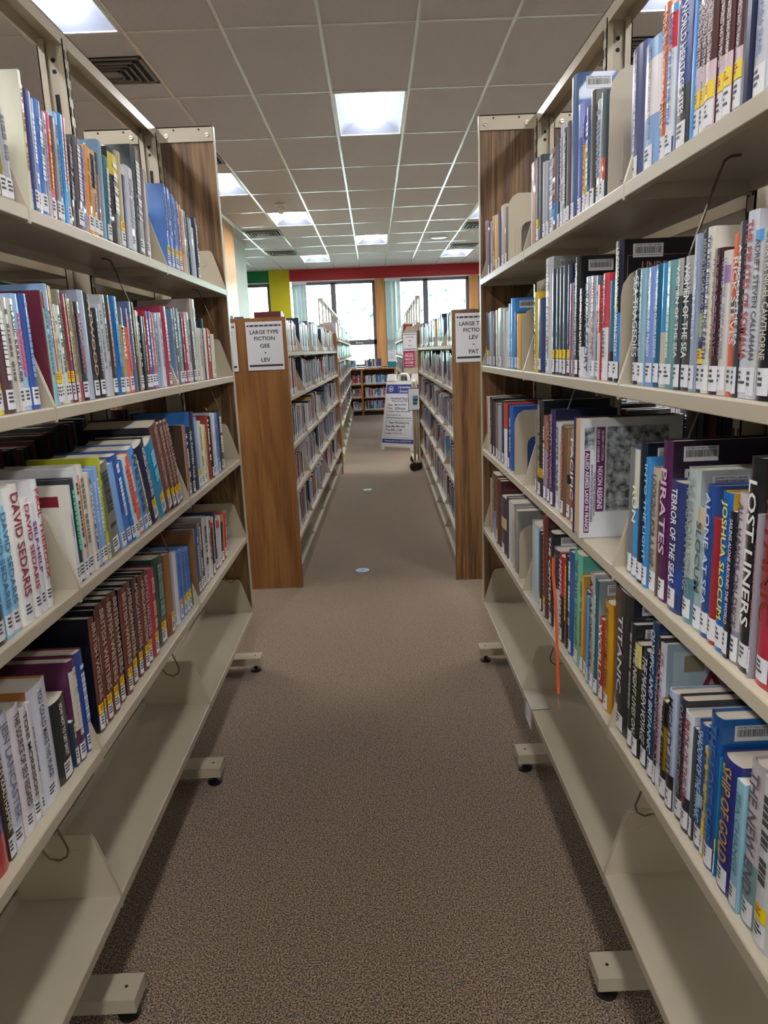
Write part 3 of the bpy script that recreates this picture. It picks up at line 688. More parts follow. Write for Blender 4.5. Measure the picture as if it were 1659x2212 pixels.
g_.build('ceiling_grid', ce)
struct(MB().box((-9.1, -5, 0), (-9, YW, ZC), pale).build('wall_left'))
struct(MB().box((9, -5, 0), (9.1, YW, ZC), pale).build('wall_right'))
struct(MB().box((-9, -5.1, 0), (9, -5, ZC), pale).build('wall_back'))
far = MB()
far.box((-9, YW, 3.16), (-2.436, YW + .2, ZC), green)
far.box((-1.946, YW, 3.16), (9, YW + .2, ZC), red)
far.box((-9, YW, 0), (9, YW + .2, 1.08), pale)
far.box((-9, YW, 1.08), (-4.4, YW + .2, 3.16), pale)
far.box((5.4, YW, 1.08), (9, YW + .2, 3.16), pale)
struct(far.build('wall_far'))
struct(MB().box((-2.436, YW - .06, 0), (-1.946, YW + .2, ZC), yellow).build('trim_1'))
struct(MB().box((.113, YW - .05, 1.08), (.337, YW + .15, 3.16), woodC).box((.10, YW - .055, 1.08), (.113, YW, 3.16), woodC).build('trim_2'))
struct(MB().box((2.373, YW - .05, 1.08), (2.60, YW + .15, 3.16), woodC).build('trim_3'))
def window(n, x0, x1, mull, rail, zb=1.09, zt=3.11):
    e = struct(empty('window_%d' % n, (0, 0, 0)))
    f = MB(); y0 = YW + .01; y1 = YW + .08; t = .05
    for a, b in (((x0, y0, zb), (x0 + t, y1, zt)), ((x1 - t - .02, y0, zb), (x1, y1, zt)), ((x0, y0, zt - t), (x1, y1, zt + .02)), ((x0, y0, zb), (x1, y1, zb + t))): f.box(a, b, frameM)
    for m_ in mull: f.box((m_ - .06, y0, zb), (m_ + .06, y1, zt), frameM)
    if rail: f.box((x0, y0, 1.61), (x1, y1, 1.73), frameM)
    f.build('window_frame', e, bevel=.004)
    p = MB(); xs = [x0] + list(mull) + [x1]
    p.box((x0 + .02, YW + .04, zb + .02), (x1 - .02, YW + .046, zt - .02), glass); p.build('pane', e)
    MB().box((x0, YW - .012, zt + .02), (x1, YW + .06, 3.16), white).build('head_trim', e)
    MB().box((x0, YW - .10, zb - .05), (x1, YW + .02, zb - .01), ink).build('sill', e)
    if rail:
        h = MB(); hx_ = x1 - .44; h.lathe([(.02, 0), (.02, .012)], (hx_ - .06, YW + .01 - .012, 1.665), white, 12, 'y'); h.tube([(hx_ - .08, YW - .012, 1.665), (hx_ - .02, YW - .022, 1.66), (hx_ + .1, YW - .02, 1.655)], .011, white)
        h.build('latch_handle', e)
    return e
window(1, -4.4, -2.436, [-3.4], False)
window(2, -1.90, .10, [-.912], True)
window(3, .337, 2.373, [1.325], True)
window(4, 2.60, 5.4, [3.6], True)
blindM = noisy('blind_fabric', hx('b9c0bf'), hx('c6cccb'), 30, .7, stretch=(1, 1, .1))
def blind(x0, x1, n, zb, lab):
    e = empty('vertical_blind', ((x0 + x1) / 2, YW - .09, zb))
    for i in range(n):
        cx = (i + .5) * (x1 - x0) / n - (x1 - x0) / 2; s_ = MB(); a = R.uniform(.9, 1.25); w_ = .045
        pr = [(cx + math.cos(a) * u * w_, math.sin(a) * u * w_ * .8 + .006 * (1 - u * u), 0) for u in (-1, -.5, 0, .5, 1)]
        for k in range(4): s_.face([pr[k], pr[k + 1], (pr[k + 1][0], pr[k + 1][1], 3.08 - zb), (pr[k][0], pr[k][1], 3.08 - zb)], blindM)
        s_.build('slat', e, smooth=True)
    MB().box((-(x1 - x0) / 2 - .02, -.03, 3.08 - zb), ((x1 - x0) / 2 + .02, .03, 3.12 - zb), white).build('head_rail', e)
    tag(e, lab, 'blind', 'vertical blinds drawn back at the far windows')
blind(-1.88, -1.56, 9, 1.15, 'pale grey vertical blind drawn to the side next to the yellow column')
blind(.35, .70, 11, 1.19, 'pale grey vertical blind gathered beside the wooden post between the far windows')
# partition and wood-clad pier on the left
struct(MB().box((-3.4, 11.9, 0), (-2.27, 14.1, ZC), pale).build('wall_partition'))
struct(MB().box((-3.4, 11.0, 0), (-2.08, 11.9, ZC), woodC).box((-3.4, 10.99, ZC - .03), (-2.07, 11.91, ZC - .002), white).build('trim_4'))
# outside
struct(MB().box((-40, YW + .3, -.6), (40, 70, -.5), lawn).build('trim_5'))
def hedge():
    m_ = MB()
    for k in range(90):
        cx = R.uniform(-14, 14); cy = YW + R.uniform(5, 9); cz = R.uniform(-.2, 6.2); r = R.uniform(.8, 1.6)
        n = 9; pr = []
        for a in range(1, 7):
            t = PI * a / 7; pr.append((r * math.sin(t) * R.uniform(.85, 1.1), -r * math.cos(t)))
        m_.lathe(pr, (cx, cy, cz), foliage, n)
    o = m_.build('hedge', smooth=True); tag(o, 'sunlit pale green trees seen through the far windows', 'tree', kind='stuff')
hedge()

# ------------------------------------------------------------------ ceiling fixtures
def cell(i, j): return GX0 + GX * (i + .5), GY0 + GY * (j + .5)
def light_proto():
    e = empty('ceiling_light', (0, 0, ZC)); hw = GX / 2 - .012; hl = GY / 2 - .012
    f = MB()
    for a, b in (((-hw, -hl, -.008), (-hw + .018, hl, 0)), ((hw - .018, -hl, -.008), (hw, hl, 0)), ((-hw, -hl, -.008), (hw, -hl + .018, 0)), ((-hw, hl - .018, -.008), (hw, hl, 0))): f.box(a, b, white)
    f.build('frame', e)
    w1 = hw - .018; l1 = hl - .018; p = MB(); z0 = -.001; zt = .10
    a = [(-w1, -l1, z0), (w1, -l1, z0), (w1, l1, z0), (-w1, l1, z0)]; b = [(-.12, -l1 * .84, zt), (.12, -l1 * .84, zt), (.12, l1 * .84, zt), (-.12, l1 * .84, zt)]
    for k in range(4): p.face([a[k], a[(k + 1) % 4], b[(k + 1) % 4], b[k]], diff)
    p.face(b, diff); p.build('reflector', e)
    q = MB(); prof = [(-.115, .098), (-.10, .066), (-.06, .046), (0, .038), (.06, .046), (.10, .066), (.115, .098)]
    for k in range(6):
        (xa, za), (xb, zb) = prof[k], prof[k + 1]
        q.face([(xa, -l1 * .80, za), (xb, -l1 * .80, zb), (xb, l1 * .80, zb), (xa, l1 * .80, za)], lens)
    q.face([(x, -l1 * .80, z) for x, z in prof], lens); q.face([(x, l1 * .80, z) for x, z in prof[::-1]], lens)
    q.build('lens', e)
    return e
def dup(root, loc, rz=None):
    r = root.copy(); COL.objects.link(r); r.location = loc
    if rz is not None: r.rotation_euler = (0, 0, rz)
    for ch in list(root.children):
        c = ch.copy(); COL.objects.link(c); c.parent = r
        for g in ch.children:
            d = g.copy(); COL.objects.link(d); d.parent = c
    return r
lp = light_proto(); used = False
LT = [(0, 1, 'large white ceiling light above the middle of the aisle, nearest the camera on centre'),
      (0, 7, 'small bright ceiling light on the centre line, in front of the red wall band'),
      (-3, -1, 'big white ceiling light at the top left corner, cut off by the picture edge'),
      (-3, 3, 'white ceiling light half hidden behind the left wooden end panel'),
      (-2, 5, 'white ceiling light left of the aisle, just beyond the dome sensor'),
      (-2, 9, 'smallest ceiling light on the left, nearest the red wall band'),
      (3, 5, 'white ceiling light peeking out beside the right wooden end panel'),
      (3, 9, 'small ceiling light on the right nearest the red wall band'),
      (3, -1, 'white ceiling light at the top right behind the tall travel books')]
for (i, j, lb) in LT + [(i, j, '') for i, j in XL]:
    x, y = cell(i, j)
    if not used: o = lp; o.location = (x, y, ZC); used = True
    else: o = dup(lp, (x, y, ZC))
    tag(o, lb or 'unseen white ceiling light added out of view to light the racks and aisle', 'ceiling light', 'ceiling lights set in the tile grid' if lb else 'unseen ceiling lights added out of view')
def vent(x0, x1, y0, y1, lb, slats=False):
    cx, cy = (x0 + x1) / 2, (y0 + y1) / 2; e = empty('air_vent', (cx, cy, ZC)); hw = (x1 - x0) / 2; hl = (y1 - y0) / 2
    MB().box((-hw, -hl, -.006), (hw, hl, -.0005), blackv).build('duct_opening', e)
    f = MB(); t = .03
    for a, b in (((-hw, -hl), (-hw + t, hl)), ((hw - t, -hl), (hw, hl)), ((-hw, -hl), (hw, -hl + t)), ((-hw, hl - t), (hw, hl))): f.box((a[0], a[1], -.012), (b[0], b[1], -.001), grey)
    f.build('frame', e, bevel=.003)
    k = 0
    for s_ in (.80, .64, .48, .32):
        b_ = MB(); w = hw * s_; l = hl * s_; t = .012; z = -.014 - .004 * k
        for a, c in (((-w, -l), (-w + t, l)), ((w - t, -l), (w, l)), ((-w, -l), (w, -l + t)), ((-w, l - t), (w, l))): b_.box((a[0], a[1], z - .012), (c[0], c[1], z), grey)
        b_.build('louvre', e); k += 1
    MB().box((-hw * .24, -hl * .24, -.03), (hw * .24, hl * .24, -.026), grey).build('centre_plate', e)
    tag(e, lb, 'vent', 'air vents in the ceiling')
vent(-2.045, -1.47, 5.42, 5.89, 'grey louvred air vent beside the big top left ceiling light')
vent(-2.04, -1.46, 7.80, 8.25, 'dark air vent sliver just right of the left wooden end panel')
vent(-2.04, -1.44, 12.52, 13.10, 'grey louvred vent left of the aisle, nearer one of the two beside the pale wall')
vent(-2.03, -1.43, 15.02, 15.6, 'grey louvred vent left of the aisle, the farther one towards the green band')
vent(1.58, 2.16, 12.55, 13.1, 'louvred vent at the right edge of the ceiling, above the farthest right light')
vent(1.59, 2.17, 15.0, 15.5, 'louvred vent touching the small right light by the red band')
vent(1.53, 2.10, 5.42, 5.89, 'dark air vent beside the top rail of the right rack')
e = empty('ceiling_sensor', (-1.16, 10.47, ZC)); MB().lathe([(.075, 0), (.075, -.02), (.05, -.035)], (0, 0, 0), white).build('base', e)
MB().lathe([(.05, -.03), (.052, -.08), (.035, -.12), (.01, -.13)], (0, 0, 0), white).build('dome', e, smooth=True)
tag(e, 'white dome sensor hanging from the ceiling left of the aisle', 'sensor')
e = empty('round_speaker', (1.28, 14.04, ZC)); MB().lathe([(.15, 0), (.15, -.012), (.135, -.016)], (0, 0, 0), white, 28).build('ring', e)
MB().lathe([(.10, -.010), (.095, -.022), (.03, -.028)], (0, 0, 0), grid, 28).build('grille', e)
tag(e, 'round white flush ceiling grille on the right of the far aisle', 'speaker')
e = empty('sprinkler_head', (1.82, 13.3, ZC)); MB().lathe([(.05, 0), (.04, -.02)], (0, 0, 0), white).build('plate', e)
MB().tube([(0, 0, -.01), (.03, 0, -.05), (0, 0, -.09), (-.03, 0, -.05), (0, 0, -.01)], .006, white).build('deflector', e)
tag(e, 'small white sprinkler head between the two right hand vents', 'sprinkler')

# ------------------------------------------------------------------ tall racks beside the camera
ZLIP = {1: 1.706, 2: 1.344, 3: .978, 4: .619, 5: .256}
YB = [-.406, .508, 1.422, 2.336, 3.25]
def bracket_poly(xl, xu, zb, s):
    # s = +1: shelf front towards +x ; outline in x-z
    f = lambda d: xl - s * d
    return [(f(0), zb - .004), (f(0), zb + .026), (f(.043), zb + .168), (f(.050), zb + .180), (f(.060), zb + .184), (xu, zb + .184), (xu, zb - .004)]
def shelf(parent, xl, xu, y0, y1, zb, s, mat=metal, brk=True, wires=()):
    """one shelf; s=+1 front edge faces +x"""
    d = .016 * s; b = MB()
    b.box((xl, y0 + .004, zb), (xl - d, y1 - .004, zb + .024), mat)
    b.box((xl - .001 * s, y0 + .004, zb + .0225), (xu, y1 - .004, zb + .0255), mat)
    b.box((xu, y0 + .004, zb), (xu + d * .5, y1 - .004, zb + .05), mat)
    o = b.build('shelf', parent, bevel=.0025)
    if brk:
        for yb in (y0 + .0012, y1 - .0052):
            p = [(x, yb, z) for x, z in bracket_poly(xl, xu, zb, s)]
            m_ = MB().prism(p, (0, .004, 0), mat)
            m_.lathe([(.014, -.0022), (.014, 0), (.0125, .0022)], (xl - s * .085, yb + (.0 if yb < (y0 + y1) / 2 else 0.0), zb + .135), mat, 20, 'y')
            m_.build('bracket', o)
    return o
def rack(name, cx, xlipA, xlipB, s, label, group):
    """double sided steel rack; aisle side front at xlipA (s=+1 -> +x)"""
    e = empty(name, (cx, 1.4, 0)); E = lambda mb, n, par=None, **k: fix(mb.build(n, None, **k), par or e, e)
    def fix(o, par, root): o.parent = par; o.matrix_parent_inverse = Matrix.Translation((-cx, -1.4, 0)); return o
    hw = .037
    for y in YB:
        p = MB(); zt = 2.35
        y0, y1 = y - .016, y + .016
        # two C posts back to back with slotted outer faces
        for sg in (-1, 1):
            xo = cx + sg * hw; xi = cx + sg * (hw - .020)
            p.box((xo, y0, .04), (xo - sg * .003, y1, zt), metal)
            p.box((xo, y0, .04), (xi, y0 + .003, zt), metal); p.box((xo, y1 - .003, .04), (xi, y1, zt), metal)
            for k in range(44):
                z = .15 + k * .05
                for yy in (y - .008, y + .008): p.box((xo + sg * .0006, yy - .0025, z), (xo - sg * .001, yy + .0025, z + .024), dark)
        p.box((cx - hw + .02, y - .002, .04), (cx + hw - .02, y + .002, zt), metal)
        for z in (2.30, 2.27): p.lathe([(.006, 0), (.006, .001)], (cx, y - .0035, z), dark, 10, 'y')
        for z in (2.15, 1.9, 1.6): p.box((cx - .006, y - .0034, z), (cx + .006, y - .0022, z + .06), dark)
        E(p, 'upright_post')
    rl = MB(); rl.box((cx - .035, YB[0], 2.373), (cx + .035, YB[4] + .02, 2.370), metal)
    for sg in (-1, 1): rl.box((cx + sg * .035, YB[0], 2.335), (cx + sg * .032, YB[4] + .02, 2.373), metal)
    E(rl, 'top_rail')
    for k in range(1, 6):
        for side in (0, 1):
            xl = xlipA if side == 0 else xlipB; ss = s if side == 0 else -s; xu = cx + ss * hw
            if side == 1 and k == 5: pass
            for q in range(4):
                o = shelf(None, xl, xu, YB[q], YB[q + 1], ZLIP[k], ss, brk=(side == 0 or k < 3))
                fix(o, e, e)
    # end panels with cap plates
    for side in (0, 1):
        xl = xlipA if side == 0 else xlipB; ss = s if side == 0 else -s
        xa = xl - ss * .006 ; xb = cx + ss * (hw + .004)
        pn = MB().box((xa, 3.268, .25), (xb, 3.288, 2.318), woodN); pn.box((xa, 3.264, .25), (xa + ss * .004, 3.292, 2.375), metal); pn.box((xb, 3.264, .25), (xb - ss * .002, 3.268, 2.32), metal)
        po = E(pn, 'end_panel')
        cp = MB().box((xa, 3.262, 2.318), (cx, 3.268, 2.376), metal); cp.box((xa, 3.262, 2.372), (cx, 3.292, 2.376), metal)
        for fx, fz in ((.25, 2.363), (.72, 2.363)): cp.lathe([(.004, 0), (.004, .0012)], (xa + (xb - xa) * fx, 3.2605, fz), dark, 10, 'y')
        co = E(cp, 'cap_plate')
        for fx in (.10, .86):
            sc = MB().lathe([(.008, 0), (.0075, .004)], (xa + (xb - xa) * fx, 3.2575, 2.342), steel, 14, 'y'); sc.box((xa + (xb - xa) * fx - .007, 3.2568, 2.341), (xa + (xb - xa) * fx + .007, 3.258, 2.343), dark)
            so = E(sc, 'screw'); so.parent = co; so.matrix_parent_inverse = Matrix()
    for y in YB:
        ft = MB(); yy = y - .04
        xa, xb = xlipA + s * .03, xlipB - s * .03
        ft.box((xa, yy - .037, .040), (xb, yy + .037, .075), metal)
        for x in (xa - s * .03, xb + s * .03): ft.lathe([(.004, 0), (.004, .001)], (x, yy, .0752), dark, 10)
        fo = E(ft, 'base_foot', bevel=.003)
        for x in (xa - s * .03, xb + s * .03):
            lv = MB().lathe([(.024, 0), (.026, .008), (.008, .012), (.008, .04)], (x, yy, .0), rubber, 16); lo = E(lv, 'leveler'); lo.parent = fo; lo.matrix_parent_inverse = Matrix()
    tag(e, label, 'bookshelf', group); return e
GR = 'tall double sided steel racks at the near aisle'
rack('shelving_rack', -.8825, -.6159, -1.149, 1, 'tall beige steel library rack on the left of the near aisle with wooden end panels', GR)
rack('shelving_rack', .7415, .4699, 1.013, -1, 'tall beige steel library rack on the right of the near aisle with wooden end panels', GR)

G1B = 'neighbouring tall racks glimpsed through the near shelves'
rack('shelving_rack', -2.62, -2.353, -2.887, 1, 'tall beige rack of the next row, glimpsed through gaps of the left rack', G1B)
rack('shelving_rack', 2.48, 2.213, 2.747, -1, 'tall beige rack of the next row, glimpsed through gaps of the right rack', G1B)

# hanging wire supports under the shelves
def wire_sup(side, sh, y, drop=.130, lab=''):
    s = 1 if side == 'L' else -1; xl = -.6159 if side == 'L' else .4699
    z0 = ZLIP[sh] + .022; f = lambda d, dz: (xl - s * d, y, z0 - dz)
    pts = [f(.115, .003), f(.100, .004), f(.090, .010), f(.082, .03), f(.048, drop), f(.042, drop + .018), f(.046, drop + .034), f(.062, drop + .044), f(.082, drop + .038), f(.094, drop + .020), f(.104, drop - .004), f(.120, drop - .014), f(.16, drop - .014)]
    P = []
    for a in range(len(pts) - 1):
        for u in (0, .5): P.append(tuple(pts[a][k] * (1 - u) + pts[a + 1][k] * u for k in range(3)))
    P.append(pts[-1])
    o = MB().tube([(p[0] - pts[4][0], 0, p[2] - pts[4][2]) for p in P], .0022, wire, 8).build('wire_book_support', loc=pts[4], smooth=True)
    tag(o, lab, 'book support', 'wire book supports hanging under the shelves')
ORD = ['', 'top', 'second', 'third', 'fourth', 'fifth']
for sd_, sh, y, where in (('L', 1, 1.20, 'nearest the camera'), ('L', 1, 2.10, 'in the middle bay'), ('L', 1, 3.12, 'beside the end panel'), ('L', 2, 1.26, 'nearest the camera'), ('L', 2, 3.12, 'beside the end panel'),
                          ('L', 3, 2.20, 'in the middle bay'), ('L', 3, 3.14, 'beside the end panel'), ('L', 4, 1.30, 'nearest the camera'), ('L', 4, 2.16, 'in the middle bay'), ('L', 4, 3.12, 'beside the end panel'),
                          ('R', 1, 1.22, 'in front of a black book'), ('R', 1, .99, 'nearest the camera'), ('R', 2, 1.24, 'in the nearest bay'), ('R', 2, 2.02, 'in the middle bay'), ('R', 4, 1.36, 'in the nearest bay'), ('R', 4, 2.12, 'in the middle bay')):
    wire_sup(sd_, sh, y, lab='wire support under the %s shelf of the %s rack, %s' % (ORD[sh], 'left' if sd_ == 'L' else 'right', where))
def bookend(side, sh, y, h, w, lab, off=.012):
    s = 1 if side == 'L' else -1; xl = (-.6159 if side == 'L' else .4699) - s * off; z0 = ZLIP[sh] + .0258
    e = empty('bookend', (xl, y, z0)); f = lambda d, z: (-s * d, 0, z)
    out = [f(0, 0), f(0, h - .05), f(.004, h - .028), f(.016, h - .010), f(.034, h), f(w, h), f(w, .0)]
    hole = [f(w * .58 + .03 * math.cos(a) * 1, h * .46 + .03 * math.sin(a)) for a in [PI - k * PI / 6 for k in range(7)]]
    hole = [(p[0] if True else 0, 0, p[2]) for p in hole]
    # plate with an arched cut-out: built as two halves around the opening
    xa = -s * (w * .58 - .03); xb = -s * (w * .58 + .03)
    m_ = MB()
    xs = sorted({round(p[0], 5) for p in out} | {round(p[0], 5) for p in hole})
    def top(x):
        d = -x / s
        prof = [(0, h - .05), (.004, h - .028), (.016, h - .010), (.034, h), (w, h)]
        for (a, za), (b, zb) in zip(prof, prof[1:]):
            if a - 1e-9 <= d <= b + 1e-9: return za + (zb - za) * (d - a) / max(1e-9, b - a)
        return h
    def low(x):
        u = (-x / s - w * .58) / .03
        return 0 if abs(u) >= .999 else h * .46 + .03 * math.sqrt(1 - u * u)
    for a, b in zip(xs, xs[1:]):
        mid = (a + b) / 2; inside = abs(-mid / s - w * .58) < .03
        la, lb_ = (max(low(a), h * .46), max(low(b), h * .46)) if inside else (0, 0)
        m_.prism([(a, 0, la), (b, 0, lb_), (b, 0, top(b)), (a, 0, top(a))], (0, .0018, 0), metal2)
    m_.build('plate', e)
    MB().box((-s * .004, .0018, 0), (-s * (w - .004), .10, .0010), metal2).build('foot', e)
    MB().box((-s * .024, -.0016, .03), (-s * .030, 0, h * .48), metal2).build('rib', e, bevel=.001)
    tag(e, lab, 'bookend', 'sheet metal bookends on the right rack')
bookend('R', 1, 1.556, .238, .13, 'large pale metal bookend on the top right shelf against tall blue book')
bookend('R', 1, 2.655, .225, .13, 'pale metal bookend with arched hole at the far end of the top right shelf')
bookend('R', 2, 2.420, .195, .12, 'pale bookend beside a yellow book on the second shelf of the right rack')
bookend('R', 2, 1.455, .215, .13, 'pale bookend next to sea tales on the second shelf of the right rack')
bookend('R', 3, 2.545, .225, .13, 'pale bookend with a picture book showing through its hole, third right shelf')
bookend('R', 4, 2.462, .190, .13, 'grey bookend at the far end of the fourth shelf, right rack')

# ------------------------------------------------------------------ books
CN = [('black', '17181c'), ('charcoal', '3c3e42'), ('grey', '7c7c7e'), ('silver grey', 'b0b2b8'), ('white', 'd8dade'), ('cream', 'd8ceb0'), ('navy', '24305c'), ('dark blue', '2c5494'), ('blue', '2878c8'),
      ('light blue', '84b0dc'), ('teal', '3c7880'), ('pale green', '8fb8b0'), ('green', '1c4a3c'), ('olive', '8d8c44'), ('yellow', 'd8c428'), ('orange', 'd87840'), ('tan', 'b4946c'), ('brown', '7c5440'),
      ('dark brown', '4a342c'), ('red', 'b42c38'), ('dark red', '7c2c34'), ('maroon', '5a2c48'), ('purple', '6c4c80'), ('pink', 'c890b4'), ('periwinkle', '6080c8')]
def cname(h):
    a = [int(h[i:i + 2], 16) for i in (0, 2, 4)]; best = None
    for n, c in CN:
        b = [int(c[i:i + 2], 16) for i in (0, 2, 4)]; d = 2 * (a[0] - b[0]) ** 2 + 4 * (a[1] - b[1]) ** 2 + 3 * (a[2] - b[2]) ** 2
        if best is None or d < best[0]: best = (d, n)
    return best[1]
OKT = {'PORTRAIT', 'MY STORY', 'MORE', 'ZOMBIE', 'SELF-HELP', 'BEFORE I FORGET', 'WORLD LITERATURE', 'WRITERS', 'TURBO LIT', 'LAST TAXI', 'THE SOURCE OF SELF REGARD', 'YOU COULD MAKE THIS PLACE',
       'HOW NOT TO GET SHOT', 'THE THIRD WORLD WAR', 'THE POSTMAN', 'WORLD HERITAGE SITES', 'AMERICAN MIRROR', 'OUR CENTURY', 'HEADHUNTERS', 'BATTLES THAT CHANGED HISTORY', 'ORIGIN STORY', 'SAPIENS',
       'UNDERSTANDING JEWISH HISTORY', 'SEA TRAGEDIES', 'THE ROMANCE OF CAPE COD BAY', 'TALES OF TERROR AND TRAGEDY', 'TRUE TALES AND CURIOUS LEGENDS', 'UNSOLVED MYSTERIES OF SEA AND SHORE',
       'LOST IN TIBET', 'TO THE ENDS OF THE EARTH', 'THE TAO OF TRAVEL', 'A SPECK IN THE SEA', 'THE PIRATES OF SOMALIA', 'CRUSADERS', 'SEVENTY WONDERS', 'GODS WAR', 'PACIFIC', 'INTO THE LIGHT',
       'LOOKING FOR A SHIP', 'PIRATES', 'TERROR OF THE SEAS', 'ALONE AT SEA', 'SAILING ALONE AROUND THE WORLD', 'ALL HANDS ON DECK', 'LOST LINERS', 'THE CENTURY', 'COLD WAR', 'HOMO DEUS',
       'THE TRAVEL BUCKET LIST', 'THE NIGHT LIVES ON', 'THE MAIDEN VOYAGE', 'OLYMPIC AND BRITANNIC', 'PRIDE OF THE SEA', 'SHADOW OF THE TITANIC', 'THE LOST SHIP', 'SHIP OF GOLD',
       'SEA CHANGE', 'MIGHTY FITZ', 'BUCKET LIST FAMILY TRAVEL', 'NATURALISTS', 'RUN', '20TH CENTURY', 'NEVER ENOUGH', 'THE RISK POOL'}
def nth(n): return ('first second third fourth fifth sixth seventh eighth ninth tenth eleventh twelfth thirteenth fourteenth fifteenth sixteenth seventeenth eighteenth nineteenth twentieth'.split() + ['%dth' % k for k in range(21, 80)])[n - 1] if n not in (21, 31, 22, 32, 23, 33) else {21: '21st', 31: '31st', 22: '22nd', 32: '32nd', 23: '23rd', 33: '33rd'}[n]
callm = nm('call_label', hx('dcdde2'), .35); yel = nm('yellow_sticker', hx('ecd01c'), .35); callink = nm('call_ink', hx('44464c'), .5); redink = nm('sticker_ink', hx('b05018'), .5)
FACE = {('R', 'UNDERSTANDING JEWISH HISTORY'): [('t', 'UNDERSTANDING', .115, .050, .15, .016, 'c08c84'), ('q', .012, .20, .0295, .0305, 'b07c74'), ('q', .012, .0128, .0295, .20, 'b07c74')],
        ('R', 'PIRATES'): [('t', 'PIRATES', .105, .062, .16, .032, 'c8ccd8')],
        ('R', 'ATLAS OF SHIPWRECKS'): [('q', .016, .20, .014, .26, 'b4ccd4'), ('t', 'A', .085, .075, .05, .05, '8c2c38'), ('q', .035, .07, .022, .052, '8c8468')],
        ('R', 'TITANIC'): [('q', .03, .045, .04, .085, '8c909c'), ('q', .065, .08, .04, .085, '5c606c')],
        ('R', 'BATTLES THAT CHANGED HISTORY'): [('q', .06, .14, .04, .075, 'a8282c'), ('q', .03, .07, .05, .08, 'a8785c')],
        ('R', 'OUR CENTURY'): [('t', 'DECADES', .05, .018, .07, .012, '9c8c94')],
        ('L', 1, '3a464a'): [('t', 'oZ', .075, .075, .05, .030, 'd8dcdc')],
        ('L', 'THE FIDDLER'): [('q', .02, .09, .022, .044, '7c1c28')],
        ('L', 1, '15181a'): [('t', 'S', .02, .06, .018, .022, 'e0cc30')]}
